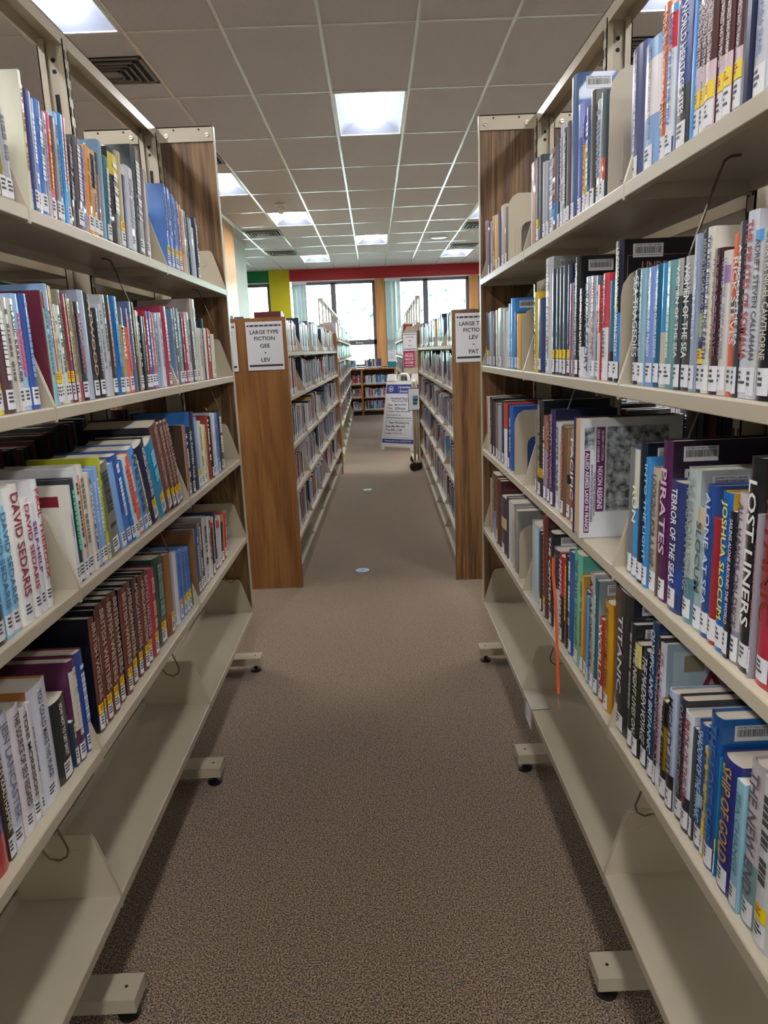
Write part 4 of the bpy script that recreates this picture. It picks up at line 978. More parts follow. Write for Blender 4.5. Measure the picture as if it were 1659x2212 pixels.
def book(side, sh, y0, y1, h, lean, col, title, tc, op, label, group):
    s = 1 if side == 'L' else -1
    w = (y1 - y0) - .0006; xs = {'L': -.626, 'R': .482}[side] if sh < 4 else {'L': -.636, 'R': .484}[side]; z0 = ZLIP[sh] + .0262
    lim = .325 if sh > 1 else .6
    h = min(h, lim)
    thin = w < .021; D = min(.222, max(.128, h * R.uniform(.64, .72))); D = min(D, .225)
    side_c = None; bands = []; o_ = op
    yl = 'Y' in o_; wl = 'W' in o_ or 'S' in o_; bc = 'B' in o_
    t = o_
    while 'c' in t or 'b:' in t:
        i1 = t.find('b:'); i2 = -1
        for k in range(len(t)):
            if t[k] == 'c' and not (i1 >= 0 and i1 <= k < i1 + 20): i2 = k; break
        if i1 >= 0 and (i2 < 0 or i1 < i2):
            p = t[i1 + 2:]; a, b, c = p.split(':')[:3]; bands.append((float(a), float(b), c[:6])); t = t[:i1] + p[len(a) + len(b) + 8:]
        elif i2 >= 0:
            st = i2 + 1 + (t[i2 + 1] == ':'); side_c = t[st:st + 6]; t = t[:i2] + t[st + 6:]
        else: break
    sc = cover(col); cc = cover(side_c) if side_c else sc
    bul = 0.0008 if thin else min(.006, w * .13)
    n = 2 if thin else 6
    def arc(off=0, fr=1.0):
        r = []
        for k in range(n + 1):
            u = (-1 + 2 * k / n) * fr; r.append((-bul * u * u + off, u * w / 2))
        return r
    m_ = MB(); zs = sorted({0, h} | {b[0] * h for b in bands} | {b[1] * h for b in bands})
    A = arc()
    for z, z2 in zip(zs, zs[1:]):
        mm = sc
        for b in bands:
            if b[0] * h - 1e-6 <= z and z2 <= b[1] * h + 1e-6: mm = cover(b[2])
        for k in range(n): m_.face([(A[k][0], A[k][1], z), (A[k + 1][0], A[k + 1][1], z), (A[k + 1][0], A[k + 1][1], z2), (A[k][0], A[k][1], z2)], mm)
    t_ = .0012 if thin else min(.0028, w * .12); hw = w / 2
    for sg in (-1, 1):
        e_ = A[0] if sg < 0 else A[-1]
        a, b = (e_[0], e_[1]), (-D, e_[1]); a2, b2 = (e_[0] - .001, e_[1] - sg * t_), (-D, e_[1] - sg * t_)
        q = [a, b, b2, a2] if sg > 0 else [b, a, a2, b2]
        m_.prism([(p[0], p[1], 0) for p in q], (0, 0, h), cc)
    I = [(p[0] - .0022, p[1] * (1 - 2 * t_ / w)) for p in A]
    for zz, fl in ((h, 0), (0, 1)):
        for k in range(n):
            q = [(A[k][0], A[k][1], zz), (A[k + 1][0], A[k + 1][1], zz), (I[k + 1][0], I[k + 1][1], zz), (I[k][0], I[k][1], zz)]
            m_.face(q[::-1] if not fl else q, sc)
    root = m_.build('book', bevel=0)
    pb = MB(); dz = 0 if thin else .003
    pr = [(p[0], p[1], .002 if not thin else .0003) for p in I] + [(-D + (.001 if thin else .004), hw - t_, .002 if not thin else .0003), (-D + (.001 if thin else .004), -hw + t_, .002 if not thin else .0003)]
    pb.prism(pr, (0, 0, h - dz - .0025 if not thin else h - .0008), pages); pb.build('page_block', root)
    def patch(name, z, z2, fr, mat, off=.0006, marks=None):
        q = MB(); B_ = arc(off, fr)
        for k in range(n): q.face([(B_[k][0], B_[k][1], z), (B_[k + 1][0], B_[k + 1][1], z), (B_[k + 1][0], B_[k + 1][1], z2), (B_[k][0], B_[k][1], z2)], mat)
        if marks:
            C_ = arc(off + .0004, fr)
            for u in (.75, .55, .35):
                zz = z + (z2 - z) * u; a = R.uniform(.5, .85); k2 = max(1, int(n * a))
                for k in range(k2): q.face([(C_[k][0], C_[k][1] * .9, zz), (C_[k + 1][0], C_[k + 1][1] * .9, zz), (C_[k + 1][0], C_[k + 1][1] * .9, zz + (z2 - z) * .11), (C_[k][0], C_[k][1] * .9, zz + (z2 - z) * .11)], marks)
        q.build(name, root)
    fr = .96 if w < .03 else max(.45, .028 / w)
    zl = .006
    if wl or yl:
        patch('call_number_label', .004 + R.uniform(0, .004), .040, fr, callm, marks=callink); zl = .042
    if yl:
        patch('yellow_sticker', .042, .064, fr * .98, yel, marks=redink); zl = .066
    if tc and len(tc) == 3: tc = ''.join(c + c for c in tc)
    if title:
        q = MB(); z1 = h * .95; ln = z1 - zl - .008
        put_text(q, title, inkm(tc or 'dddddd'), (.0012, 0, (z1 + zl + .008) / 2), (0, 0, -1), (0, 1, 0), ln, min(w * .62, .026)); q.build('title_lettering', root)
    elif tc:
        q = MB(); z = h * R.uniform(.86, .95); mt = inkm(tc)
        while z > max(zl + .02, h * .3):
            l = R.uniform(.003, .012)
            if R.random() < .86: q.face([(.0010, -w * .2, z - l), (.0010, w * .2, z - l), (.0010, w * .2, z), (.0010, -w * .2, z)], mt)
            z -= l + .0022
        if q.v: q.build('title_lettering', root)
    if bc:
        yf = (hw + .0006) * (1 if side == 'R' else -1); q = MB(); sg = 1 if side == 'R' else -1
        xa, xb = -.022, -.080; za, zb = h - .034, h - .009
        q.face([(xa, yf, za), (xb, yf, za), (xb, yf, zb), (xa, yf, zb)], callm)
        x = xa - .004
        while x > xb + .004:
            wd = R.choice((.0006, .001, .0014)); q.face([(x, yf + sg * .0003, za + .007), (x - wd, yf + sg * .0003, za + .007), (x - wd, yf + sg * .0003, zb - .006), (x, yf + sg * .0003, zb - .006)], callink); x -= wd + R.choice((.0006, .001))
        put_text(q, 'DARTMOUTH PUBLIC LIBRARIES', callink, ((xa + xb) / 2, yf + sg * .0003, zb - .003), (-1 if side == 'R' else 1, 0, 0), (0, 0, 1), .05, .003)
        q.build('barcode_label', root)
    for ki, it in enumerate(FACE.get((side, title), []) + FACE.get((side, sh, col), [])):
        sg = 1 if side == 'R' else -1; yf = sg * (hw + .0004 + .0003 * ki); q = MB()
        if it[0] == 'q':
            _, xa, xb, za, zb, c = it; q.face([(-xa, yf, h - za), (-xb, yf, h - za), (-xb, yf, h - zb), (-xa, yf, h - zb)], cover(c)); q.build('cover_picture', root)
        else:
            _, tx_, xc, zc_, w_, h_, c = it; put_text(q, tx_, inkm(c), (-xc, yf + sg * .0006, h - zc_), (-sg, 0, 0), (0, 0, 1), w_, h_); q.build('cover_lettering', root)
    dj = R.uniform(-.003, .002); th = math.atan2(lean, h)
    root.location = (xs + s * dj, (y0 + y1) / 2, z0 + abs(math.sin(th)) * w / 2)
    root.rotation_euler = Euler((-th * s, 0, 0 if side == 'L' else PI), 'XYZ')
    tag(root, label, 'book', group)
    return root, D, h, w
# group rows by bay to name each book by its place
BAY = {'A': 'nearest bay', 'B': 'middle bay', 'C': 'farthest bay'}
groups = {}
for (sd_, sh, bay, row) in BOOKS:
    for b in row: groups.setdefault((sd_, sh, bay[0]), []).append(b)
tcount = {}
for k, v in groups.items():
    for b in v: tcount[b[5]] = tcount.get(b[5], 0) + 1
for (sd_, sh, bay), v in groups.items():
    v.sort(key=lambda b: -b[0]); rk = 'left' if sd_ == 'L' else 'right'
    for i, b in enumerate(v):
        y0, y1, h, lean, col, title, tc, op = b; w = y1 - y0
        ad = 'thick ' if w > .055 else 'slim ' if w < .018 else 'tall ' if h > .265 else ''
        if 'G' in op: continue
        if title in OKT and tcount[title] == 1:
            lb = '%s%s book titled %s, %s shelf of the %s rack' % (ad, cname(col), title.title(), ORD[sh], rk)
        else:
            ee = 'far end' if i < len(v) / 2 or bay == 'A' else 'near end'; k = i + 1 if ee == 'far end' else len(v) - i
            st = ' with yellow sticker' if 'Y' in op and len(ad + cname(col)) < 12 else ''
            lb = '%s%s book%s, %s from %s of %s, %s shelf, %s rack' % (ad, cname(col), '', nth(k), ee, BAY[bay].replace(' bay', ' bay'), ORD[sh], rk)
        book(sd_, sh, y0, y1, h, lean, col, title, tc, op, lb, 'books on the %s shelf of the %s rack' % (ORD[sh], rk))

# the large front-page book lying with its cover across the third right shelf
e = MB(); zc = ZLIP[3] + .0262; H = .277; Dp = .235; T = .058
e.box((0, 0, 0), (Dp, .003, H), cover('d4d8de')); e.box((0, T - .003, 0), (Dp, T, H), cover('20305c')); e.box((Dp - .003, 0, 0), (Dp, T, H), cover('d4d8de'))
bk = e.build('book', loc=(.462, 1.645, zc))
MB().box((.004, .003, .003), (Dp - .003, T - .003, H - .003), nm('tan_pages', hx('c4a07c'), .8)).build('page_block', bk)
q = MB(); q.face([(.012, -.0006, .155), (.040, -.0006, .155), (.040, -.0006, .245), (.012, -.0006, .245)], cover('7c2058'))
pur = cover('6c2460'); pho = noisy('cover_photo', hx('3c4044'), hx('b8c0c8'), 60, .3)
q = MB()
q.face([(.010, -.0006, .012), (.022, -.0006, .012), (.022, -.0006, .205), (.010, -.0006, .205)], pur)
q.face([(.009, -.0006, .207), (.031, -.0006, .207), (.031, -.0006, .258), (.009, -.0006, .258)], pho)
q.face([(.036, -.0006, .062), (.056, -.0006, .062), (.056, -.0006, .258), (.036, -.0006, .258)], pur)
q.face([(.060, -.0006, .062), (.20, -.0006, .062), (.20, -.0006, .258), (.060, -.0006, .258)], pho)
q.build('cover_picture', bk)
q = MB(); wh = inkm('e8ecf4'); nv = inkm('34406c')
for (tx, x, z, ln, hh, mt) in (('ALLIED ARMIES LAND IN FRANCE', .016, .108, .185, .0085, wh), ('IN SAN FRANCISCO EARTHQUAKE', .0265, .105, .185, .006, nv), ('OVER 500 DEAD, $200,000,000 LOST', .0325, .103, .185, .0045, nv),
                               ('DEAD AT OSBORNE', .0405, .215, .075, .006, wh), ('QUEEN VICTORIA', .050, .215, .075, .006, wh), ('NIXON RESIGNS', .046, .118, .10, .012, wh)):
    put_text(q, tx, mt, (x, -.0013, z), (0, 0, -1), (1, 0, 0), ln, hh)
q.build('title_lettering', bk)
tag(bk, 'large book of newspaper front pages jutting over the third shelf of the right rack', 'book', 'books on the third shelf of the right rack')
# orange bookmark ribbon
rb = MB(); P0 = [(.478, 1.852, .905), (.452, 1.850, .900), (.4475, 1.83, .86), (.4465, 1.80, .80), (.446, 1.78, .72), (.4455, 1.765, .64), (.445, 1.757, .60), (.444, 1.745, .56)]
for a, b in zip(P0, P0[1:]): rb.prism([(a[0] - .004, a[1] - .003, a[2]), (a[0] + .005, a[1] + .003, a[2]), (b[0] + .005, b[1] + .003, b[2]), (b[0] - .004, b[1] - .003, b[2])], (0, .0006, 0), cover('ff6a30'))
ro = rb.build('bookmark_ribbon'); tag(ro, 'orange ribbon bookmark hanging from a book over the fourth shelf, right rack', 'ribbon')
MB().tube([(.444, 1.745, .56), (.443, 1.742, .545), (.4445, 1.741, .53), (.443, 1.739, .515)], .0007, cover('c87858'), 5).build('frayed_thread', ro)
# clear label holder on the bottom right shelf
e = MB(); e.box((-.0015, -.085, -.075), (0, .02, .0), nm('holder_film', hx('b8b4ae'), .15, spec=.8)); e.box((-.0015, -.085, 0), (.06, .02, .0012), nm('holder_top', hx('c4beb2'), .15, spec=.8))
o = e.build('label_holder', loc=(.4685, 2.27, .2835)); MB().box((-.0020, -.08, -.07), (-.0016, -.01, -.008), paper).build('insert_card', o)
tag(o, 'clear plastic label holder hanging from the empty bottom shelf, right rack', 'label holder')

# ------------------------------------------------------------------ all the remaining books, one object
SV = []; SF = []; SCOL = []
PAL = ['d8d8dc', 'c8ccd2', 'b8bcc4', '2c3448', '1c2230', '3c4c6c', '5c6c8c', '8c98ac', '24283c', 'a8b4c4', 'd4cdbf', '8c3038', 'b04040', '6c2c34', '4c3c38', '6c5448', 'c8a060', '4c8cc0', '2c5c94', '34404c', '586470', '8a5a64', 'c47c50', 'e0dcd4', '70788c', '1a1a20']
def sb(x, y, z, dx, dy, w, h, d, c, lab=True):
    """box book: front face point (x,y), depth direction (dx,dy), width along the perpendicular"""
    px, py = -dy, dx; k = len(SV); a = (x, y); b = (x + px * w, y + py * w); c2 = (b[0] + dx * d, b[1] + dy * d); e2 = (a[0] + dx * d, a[1] + dy * d)
    def quad(p, col):
        k = len(SV); SV.extend(p); SF.append((k, k + 1, k + 2, k + 3)); SCOL.extend([col] * 4)
    cc = tuple(v * 1.0 for v in hx(c))
    for p, q_ in ((a, b), (b, c2), (c2, e2), (e2, a)): quad([(p[0], p[1], z), (q_[0], q_[1], z), (q_[0], q_[1], z + h), (p[0], p[1], z + h)], cc)
    quad([(a[0], a[1], z + h), (b[0], b[1], z + h), (c2[0], c2[1], z + h), (e2[0], e2[1], z + h)], hx('c8bda8'))
    if lab:
        o_ = .0015
        quad([(a[0] - dx * o_ + px * w * .1, a[1] - dy * o_ + py * w * .1, z + .006), (b[0] - dx * o_ - px * w * .1, b[1] - dy * o_ - py * w * .1, z + .006), (b[0] - dx * o_ - px * w * .1, b[1] - dy * o_ - py * w * .1, z + .04), (a[0] - dx * o_ + px * w * .1, a[1] - dy * o_ + py * w * .1, z + .04)], hx('d8dae0'))
        if R.random() < .55:
            q2 = R.choice(PAL); z3 = z + h * R.uniform(.4, .7)
            quad([(a[0] - dx * .001 + px * w * .15, a[1] - dy * .001 + py * w * .15, z3), (b[0] - dx * .001 - px * w * .15, b[1] - dy * .001 - py * w * .15, z3), (b[0] - dx * .001 - px * w * .15, b[1] - dy * .001 - py * w * .15, z + h * .92), (a[0] - dx * .001 + px * w * .15, a[1] - dy * .001 + py * w * .15, z + h * .92)], hx(q2))
def srow(p0, p1, z, face, fill=.85, hr=(.19, .25), pal=None, wr=(.014, .038), rec=.012):
    """row of books from p0 to p1 (x,y); face=outward unit normal"""
    p0 = Vector(p0); p1 = Vector(p1); t = (p1 - p0); Ln = t.length; t.normalize(); u = .006; fx, fy = face
    end = Ln * fill if R.random() < .8 else Ln * .97; hb = R.uniform(*hr)
    while u < end:
        w = R.uniform(*wr); h = min(hr[1], max(hr[0], hb + R.uniform(-.02, .02)))
        if R.random() < .12: hb = R.uniform(*hr)
        q_ = p0 + t * (u if (-fy * -1) * 0 == 0 else u)
        # choose the corner so the width runs along +t
        dx, dy = -fx, -fy; px, py = -dy, dx
        if px * t.x + py * t.y < 0: q_ = q_ + t * (w - .0005)
        q_ = q_ - Vector((fx, fy)) * (rec + R.uniform(0, .006))
        sb(q_.x, q_.y, z, dx, dy, w - .0006, h, h * .68, R.choice(pal or PAL)); u += w

# ------------------------------------------------------------------ low racks farther on
def low_rack(name, x0, y0, dirx, s, wid, length, nb, zs, ztop, pan, label, group, both=True, brk=True, base=True, endpan=True, depth=.25, slant=.26, farpan=True):
    """x0,y0 near aisle-side corner; runs along (dirx,1); s=+1 aisle is on +x side"""
    ang = -math.atan(dirx); e = empty(name, (x0, y0, 0), ang); cs, sn = math.cos(ang), math.sin(ang)
    W2 = lambda x, y: (x0 + x * cs - y * sn, y0 + x * sn + y * cs)
    if endpan:
        for yy, pn in ((0, pan),) + (((length - .03, pan),) if farpan else ()):
            p = MB().box((0, yy, 0), (-s * wid, yy + .03, ztop), pn)
            for sx in (.25, .75) : p.lathe([(.004, 0), (.004, .001)], (-s * wid * sx, yy - .001, ztop - .02), dark, 8, 'y')
            p.build('end_panel', e, bevel=.002)
    bl = (length - .06) / nb; cxm = -s * wid / 2
    po = MB()
    for k in range(nb + 1): po.box((cxm - .03, .03 + k * bl - .015, .02), (cxm + .03, .03 + k * bl + .015, ztop - .02), metal2)
    po.build('upright_frame', e)
    for si in ((0, 1) if both else (0,)):
        xl = -s * .006 if si == 0 else -s * (wid - .006); ss = s if si == 0 else -s; xu = cxm + ss * .03
        for k in range(nb):
            ya, yb = .03 + k * bl, .03 + (k + 1) * bl
            for z in zs + ([.105] if base else []):
                b = MB(); b.box((xl, ya + .003, z), (xl - ss * .014, yb - .003, z + .022), metal2); b.box((xl, ya + .003, z + .020), (xu, yb - .003, z + .023), metal2)
                o = b.build('shelf', e)
                if si == 0 and brk:
                    for yy in (ya + .001, yb - .004):
                        m_ = MB().prism([(xl, yy, z - .004), (xl, yy, z + .026), (xl - ss * .075, yy, z + .20), (xl - ss * .085, yy, z + .205), (xu, yy, z + .205), (xu, yy, z - .004)], (0, .003, 0), metal2)
                        m_.build('bracket', o)
                if z > .2 and z in zs:
                    a = W2(xl, ya + .012); c = W2(xl, yb - .012); f = (ss * cs, ss * sn); gap = min(zs[0] - zs[1], .3) - .03
                    srow(a, c, z + .024, f, fill=R.uniform(.62, .9), hr=(.18, min(.235, gap)), rec=.022)
        if base: MB().box((xl - ss * .012, .03, 0), (xl - ss * .03, length - .03, .10), metal2).build('kick_plate', e)
    tag(e, label, 'bookshelf', group); return e, W2
G2 = 'low racks of large type fiction beyond the cross aisle'
ZL = [1.444, 1.173, .875, .586, .284]
low_rack('low_rack', -.509, 4.434, .019, 1, .53, 4.40, 5, ZL, 1.668, woodL, 'low orange-brown ended rack on the left with sign GEE to LEV', G2)
low_rack('low_rack', .471, 4.456, .013, -1, .53, 4.52, 5, ZL, 1.668, woodR, 'low dark brown ended rack on the right with sign LEV to PAT', G2)
low_rack('low_rack', -2.25, 4.40, .019, 1, .53, 4.40, 5, ZL, 1.668, woodL, 'low wooden ended rack added behind the GEE to LEV rack to block side light', G2, brk=False)  # next-row low racks added to block side light and darken the aisle floor
low_rack('low_rack', 2.21, 4.456, .013, -1, .53, 4.52, 5, ZL, 1.668, woodR, 'low wooden ended rack added behind the LEV to PAT rack to block side light', G2, brk=False)
G3 = 'farthest fiction racks near the windows'
ZF = [1.590, 1.325, 1.055, .785, .49]
def frame_top(x, y0, y1, dirx, par):
    pass
def far_rack(x0, y0, yend, s, dirx, label, kf, zt):
    LN = yend - y0; nb = round(LN / .92)
    e, W2 = low_rack('far_rack', x0, y0, dirx, s, .52, LN, nb, ZF, 1.60, woodN, label, G3, endpan=False, brk=True)
    f = MB(); cxm = -s * .26; bl = (LN - .06) / nb
    for k in range(kf, nb + 1):
        y = .03 + k * bl
        for sg in (-1, 1): f.box((cxm + sg * .033, y - .02, .02), (cxm + sg * .015, y + .02, zt - .02), metal2)
        f.box((cxm - .015, y - .002, 1.6), (cxm + .015, y + .002, 1.85), metal2)
    f.build('tall_post_frame', e)
    f = MB(); f.box((cxm - .034, .03 + kf * bl - .02, zt - .03), (cxm + .034, LN, zt), metal2); f.build('top_rail', e)
    if s > 0: return e
    MB().box((-s * .03, -.012, .10), (-s * .50, -.004, .48), metal2).build('end_plate', e)
    MB().box((-s * .02, -.03, 1.08), (-s * .30, 0.02, 1.185), metal2).build('end_shelf', e)
    MB().box((-s * .015, -.012, 1.19), (-s * .225, -.004, 1.60), metal2).build('end_board', e)
    return e
far_rack(-.432, 9.5, 16.8, 1, -.009, 'farthest rack on the left of the aisle with open posts above its books', 1, 2.19)
far_rack(.435, 11.35, 16.8, -1, .010, 'farthest rack on the right of the aisle carrying the Fiction TRE to ZUS sign', 0, 2.235)

# fill the near shelves nearer than the picture edge, and the racks' other sides
for sh in (1, 2, 3, 4):
    srow((-.6159, .52), (-.6159, {1: 1.33, 2: 1.0, 3: .95, 4: .9}[sh]), ZLIP[sh] + .026, (1, 0), .99, (.19, .25))
    srow((.4699, .02), (.4699, {1: .84, 2: .82, 3: .75, 4: .72}[sh]), ZLIP[sh] + .026, (-1, 0), .99, (.19, .25))
    for k in range(4):
        if sh > 1: DK = ['1a1a20', '24283c', '2c3448', '4c3c38', '34404c', '6c2c34']
        else: DK = None
        srow((-1.149, YB[k] + .02), (-1.149, YB[k + 1] - .02), ZLIP[sh] + .026, (-1, 0), .99 if sh > 1 else .7, (.20, .27) if sh > 1 else (.17, .2), DK)
        srow((1.013, YB[k] + .02), (1.013, YB[k + 1] - .02), ZLIP[sh] + .026, (1, 0), .99 if sh > 1 else .7, (.20, .27) if sh > 1 else (.17, .2), DK)
        for xf, fx in ((-2.353, 1), (-2.887, -1), (2.213, -1), (2.747, 1)): srow((xf, YB[k] + .02), (xf, YB[k + 1] - .02), ZLIP[sh] + .026, (fx, 0), R.uniform(.7, .95), (.17, .23))

# ------------------------------------------------------------------ bookcase under the window
def bookcase():
    e = empty('wooden_bookcase', (-.29, 17.0, 0)); X0, X1 = -1.25, .78; D = .30
    b = MB()
    for x in (X0, -.30, .47): b.box((x + .29 - .012, 0, 0), (x + .29 + .012 + (.02 if x == -.30 else .01), D, 1.04), woodB)
    b.box((X0 + .28, 0, .10), (.47 + .29, .012, .125), woodB)
    b.build('side_panels', e, bevel=.003)
    MB().box((X0 + .27, -.015, 1.035), (.47 + .32, D + .01, 1.07), woodB).build('top', e, bevel=.004)
    MB().box((X0 + .29, D - .01, .0), (.47 + .29, D, 1.04), woodIn).build('back_panel', e)
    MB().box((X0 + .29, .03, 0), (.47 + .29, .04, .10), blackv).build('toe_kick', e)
    for z in (.105, .395, .700):
        MB().box((X0 + .30, .0, z - .012), (-.31 + .29, D - .01, z + .008), woodB).build('shelf', e)
        MB().box((-.28 + .29, .0, z - .012), (.46 + .29, D - .01, z + .008), woodB).build('shelf', e)
    tag(e, 'low oak bookcase under the far window at the end of the aisle', 'bookcase')
bookcase()
P1 = ['a8c4dc', 'c8ccd4', '2c5c94', '1c2c4c', 'dcdce0', '4c8cc0', '243454', 'c8c8a8', '8cb0d0', '1c2230']
P2 = ['dcdce0', 'a0c0e0', 'b8ccdc', 'd89040', '8c6cb0', 'c4d0dc', '34a0b0', 'e0e0dc', '70609c']
P3 = ['2c7cc8', '3c9cdc', '1c3c6c', '243040', 'd87830', 'b03c38', 'e0b060', 'c8d4dc', '8ca0c8', '944048']
P4 = ['b83848', 'd84860', 'dcdcdc', '8c2c3c', 'c04858']
for z, pr, pl in ((.708, P1, P4), (.403, P2, P3), (.113, P3, P2)):
    srow((.455, 17.0), (-.27, 17.0), z, (0, -1), .94, (.19, .235), pr)
    srow((-.52, 17.0), (-.31, 17.0), z, (0, -1), .99, (.17, .21), pl); srow((-1.22, 17.0), (-.6, 17.0), z, (0, -1), .8, (.17, .21), pr)
srow((-.22, 17.02), (.17, 17.02), 1.071, (0, -1), .99, (.185, .215), ['6c5068', '503c54', 'a0506c', '8090b0', 'e0d030', '1c3868', 'd8d8d8', '3c50a0'], (.02, .04))
srow((-.62, 17.02), (-.42, 17.02), 1.071, (0, -1), .99, (.17, .19), ['3c8cd0', 'a0c4e0', '607890', 'dcdcd8'], (.02, .04))
me = bpy.data.meshes.new('distant_books'); me.from_pydata(SV, [], SF)
ca = me.color_attributes.new('cover_colour', 'FLOAT_COLOR', 'POINT'); fl = []
for c in SCOL: fl += [c[0], c[1], c[2], 1]
ca.data.foreach_set('color', fl); me.update()
bmx = nm('assorted_covers', (.5, .5, .5), .3, coat=.2); at = N(bmx, 'ShaderNodeVertexColor', layer_name='cover_colour'); L(bmx, at.outputs[0], bmx.node_tree.nodes['Principled BSDF'].inputs['Base Color'])
me.materials.append(bmx); so = bpy.data.objects.new('distant_books', me); COL.objects.link(so)
tag(so, 'the many small books filling the low racks, far racks and oak bookcase', 'books', kind='stuff')
# acrylic sign holder on the bookcase
e = empty('sign_holder', (.43, 17.05, 1.071)); MB().box((-.10, 0, 0), (.10, .06, .13), nm('teal_base', hx('1c7c94'), .3)).build('base', e, bevel=.004)
MB().box((-.095, .02, .13), (.095, .026, .38), paper).build('sheet', e)
q = MB(); put_text(q, 'Cook These', inkm('4c5460'), (0, .019, .35), (1, 0, 0), (0, 0, 1), .13, .02)
for k in range(6): q.box((-.06, .0185, .30 - k * .022), (.07 - .02 * (k % 2), .0195, .304 - k * .022), inkm('707880'))
q.build('lettering', e); tag(e, 'white notice in a teal holder standing on the oak bookcase', 'sign')

# ------------------------------------------------------------------ signs
def sheet(loc, w, h, lines, lab, parent=None, face='y', ang=0):
    e = empty('paper_sign', loc, ang)
    MB().box((-w / 2, -.0006, 0), (w / 2, 0, h), paper).build('sheet', e)
    t = MB(); t.box((-w * .46, -.0012, h * .900), (w * .46, -.0007, h * .935), ink)
    for k in range(7):
        x = -w * .40 + k * w * .133; t.prism([(x - .006, -.0016, h * .925), (x, -.0016, h * .905), (x + .006, -.0016, h * .925)], (0, .0002, 0), paper)
    t.build('top_border', e)
    MB().box((-w * .46, -.0012, h * .075), (w * .46, -.0007, h * .115), ink).build('bottom_border', e)
    q = MB()
    for s_, z, ww, hh in lines: put_text(q, s_, ink, (0, -.0012, h * z), (1, 0, 0), (0, 0, 1), w * ww, h * hh)
    q.build('lettering', e); tag(e, lab, 'sign', 'printed paper signs on the rack ends'); return e
LS = [('LARGE TYPE', .785, .78, .082), ('FICTION', .655, .56, .082), ('-', .36, .05, .02)]
sheet((-.6385, 4.431, 1.365), .216, .280, LS + [('GEE', .505, .27, .082), ('LEV', .215, .25, .082)], 'white sign reading Large Type Fiction GEE to LEV on the orange-brown end panel')
sheet((-.912, 4.431, 1.363), .216, .280, LS[:2], 'white sign mostly hidden behind the left wooden end panel')
sheet((.600, 4.453, 1.364), .216, .284, LS + [('LEV', .505, .25, .082), ('PAT', .215, .27, .082)], 'white sign reading Large Type Fiction LEV to PAT on the dark brown panel')
sheet((.556, 11.30, 1.433), .20, .262, [('FICTION', .76, .66, .07), ('TRE', .56, .28, .06), ('-', .42, .03, .02), ('ZUS', .29, .3, .07)], 'small white sign reading Fiction TRE to ZUS on the far right rack end')
e = empty('red_poster', (.540, 11.30, 1.192)); MB().box((-.083, -.001, 0), (.083, 0, .238), cover('a82c58')).build('sheet', e)
q = MB(); pw = inkm('f0dce4')
for s_, z in (('PRIZE', .165), ('PERIOD OF', .115), ('OCTOBER', .065)): put_text(q, s_, pw, (0, -.0016, z), (1, 0, 0), (0, 0, 1), .13, .034)
for z in (.20, .02): q.box((-.06, -.0016, z - .004), (.06, -.0012, z + .004), pw)
q.build('lettering', e); tag(e, 'red and white poster under the Fiction TRE to ZUS sign', 'poster')
e = empty('cardboard_box', (.548, 11.44, 1.620)); card = noisy('cardboard', hx('9c8468'), hx('a88f72'), 12, .8)
MB().box((-.10, -.05, 0), (.09, .12, .115), card).build('carton', e, bevel=.003); MB().box((-.085, -.02, .117), (.06, .10, .215), card).build('lid', e, bevel=.003)
tag(e, 'brown cardboard box on the end of the far right rack above the Fiction sign', 'box')

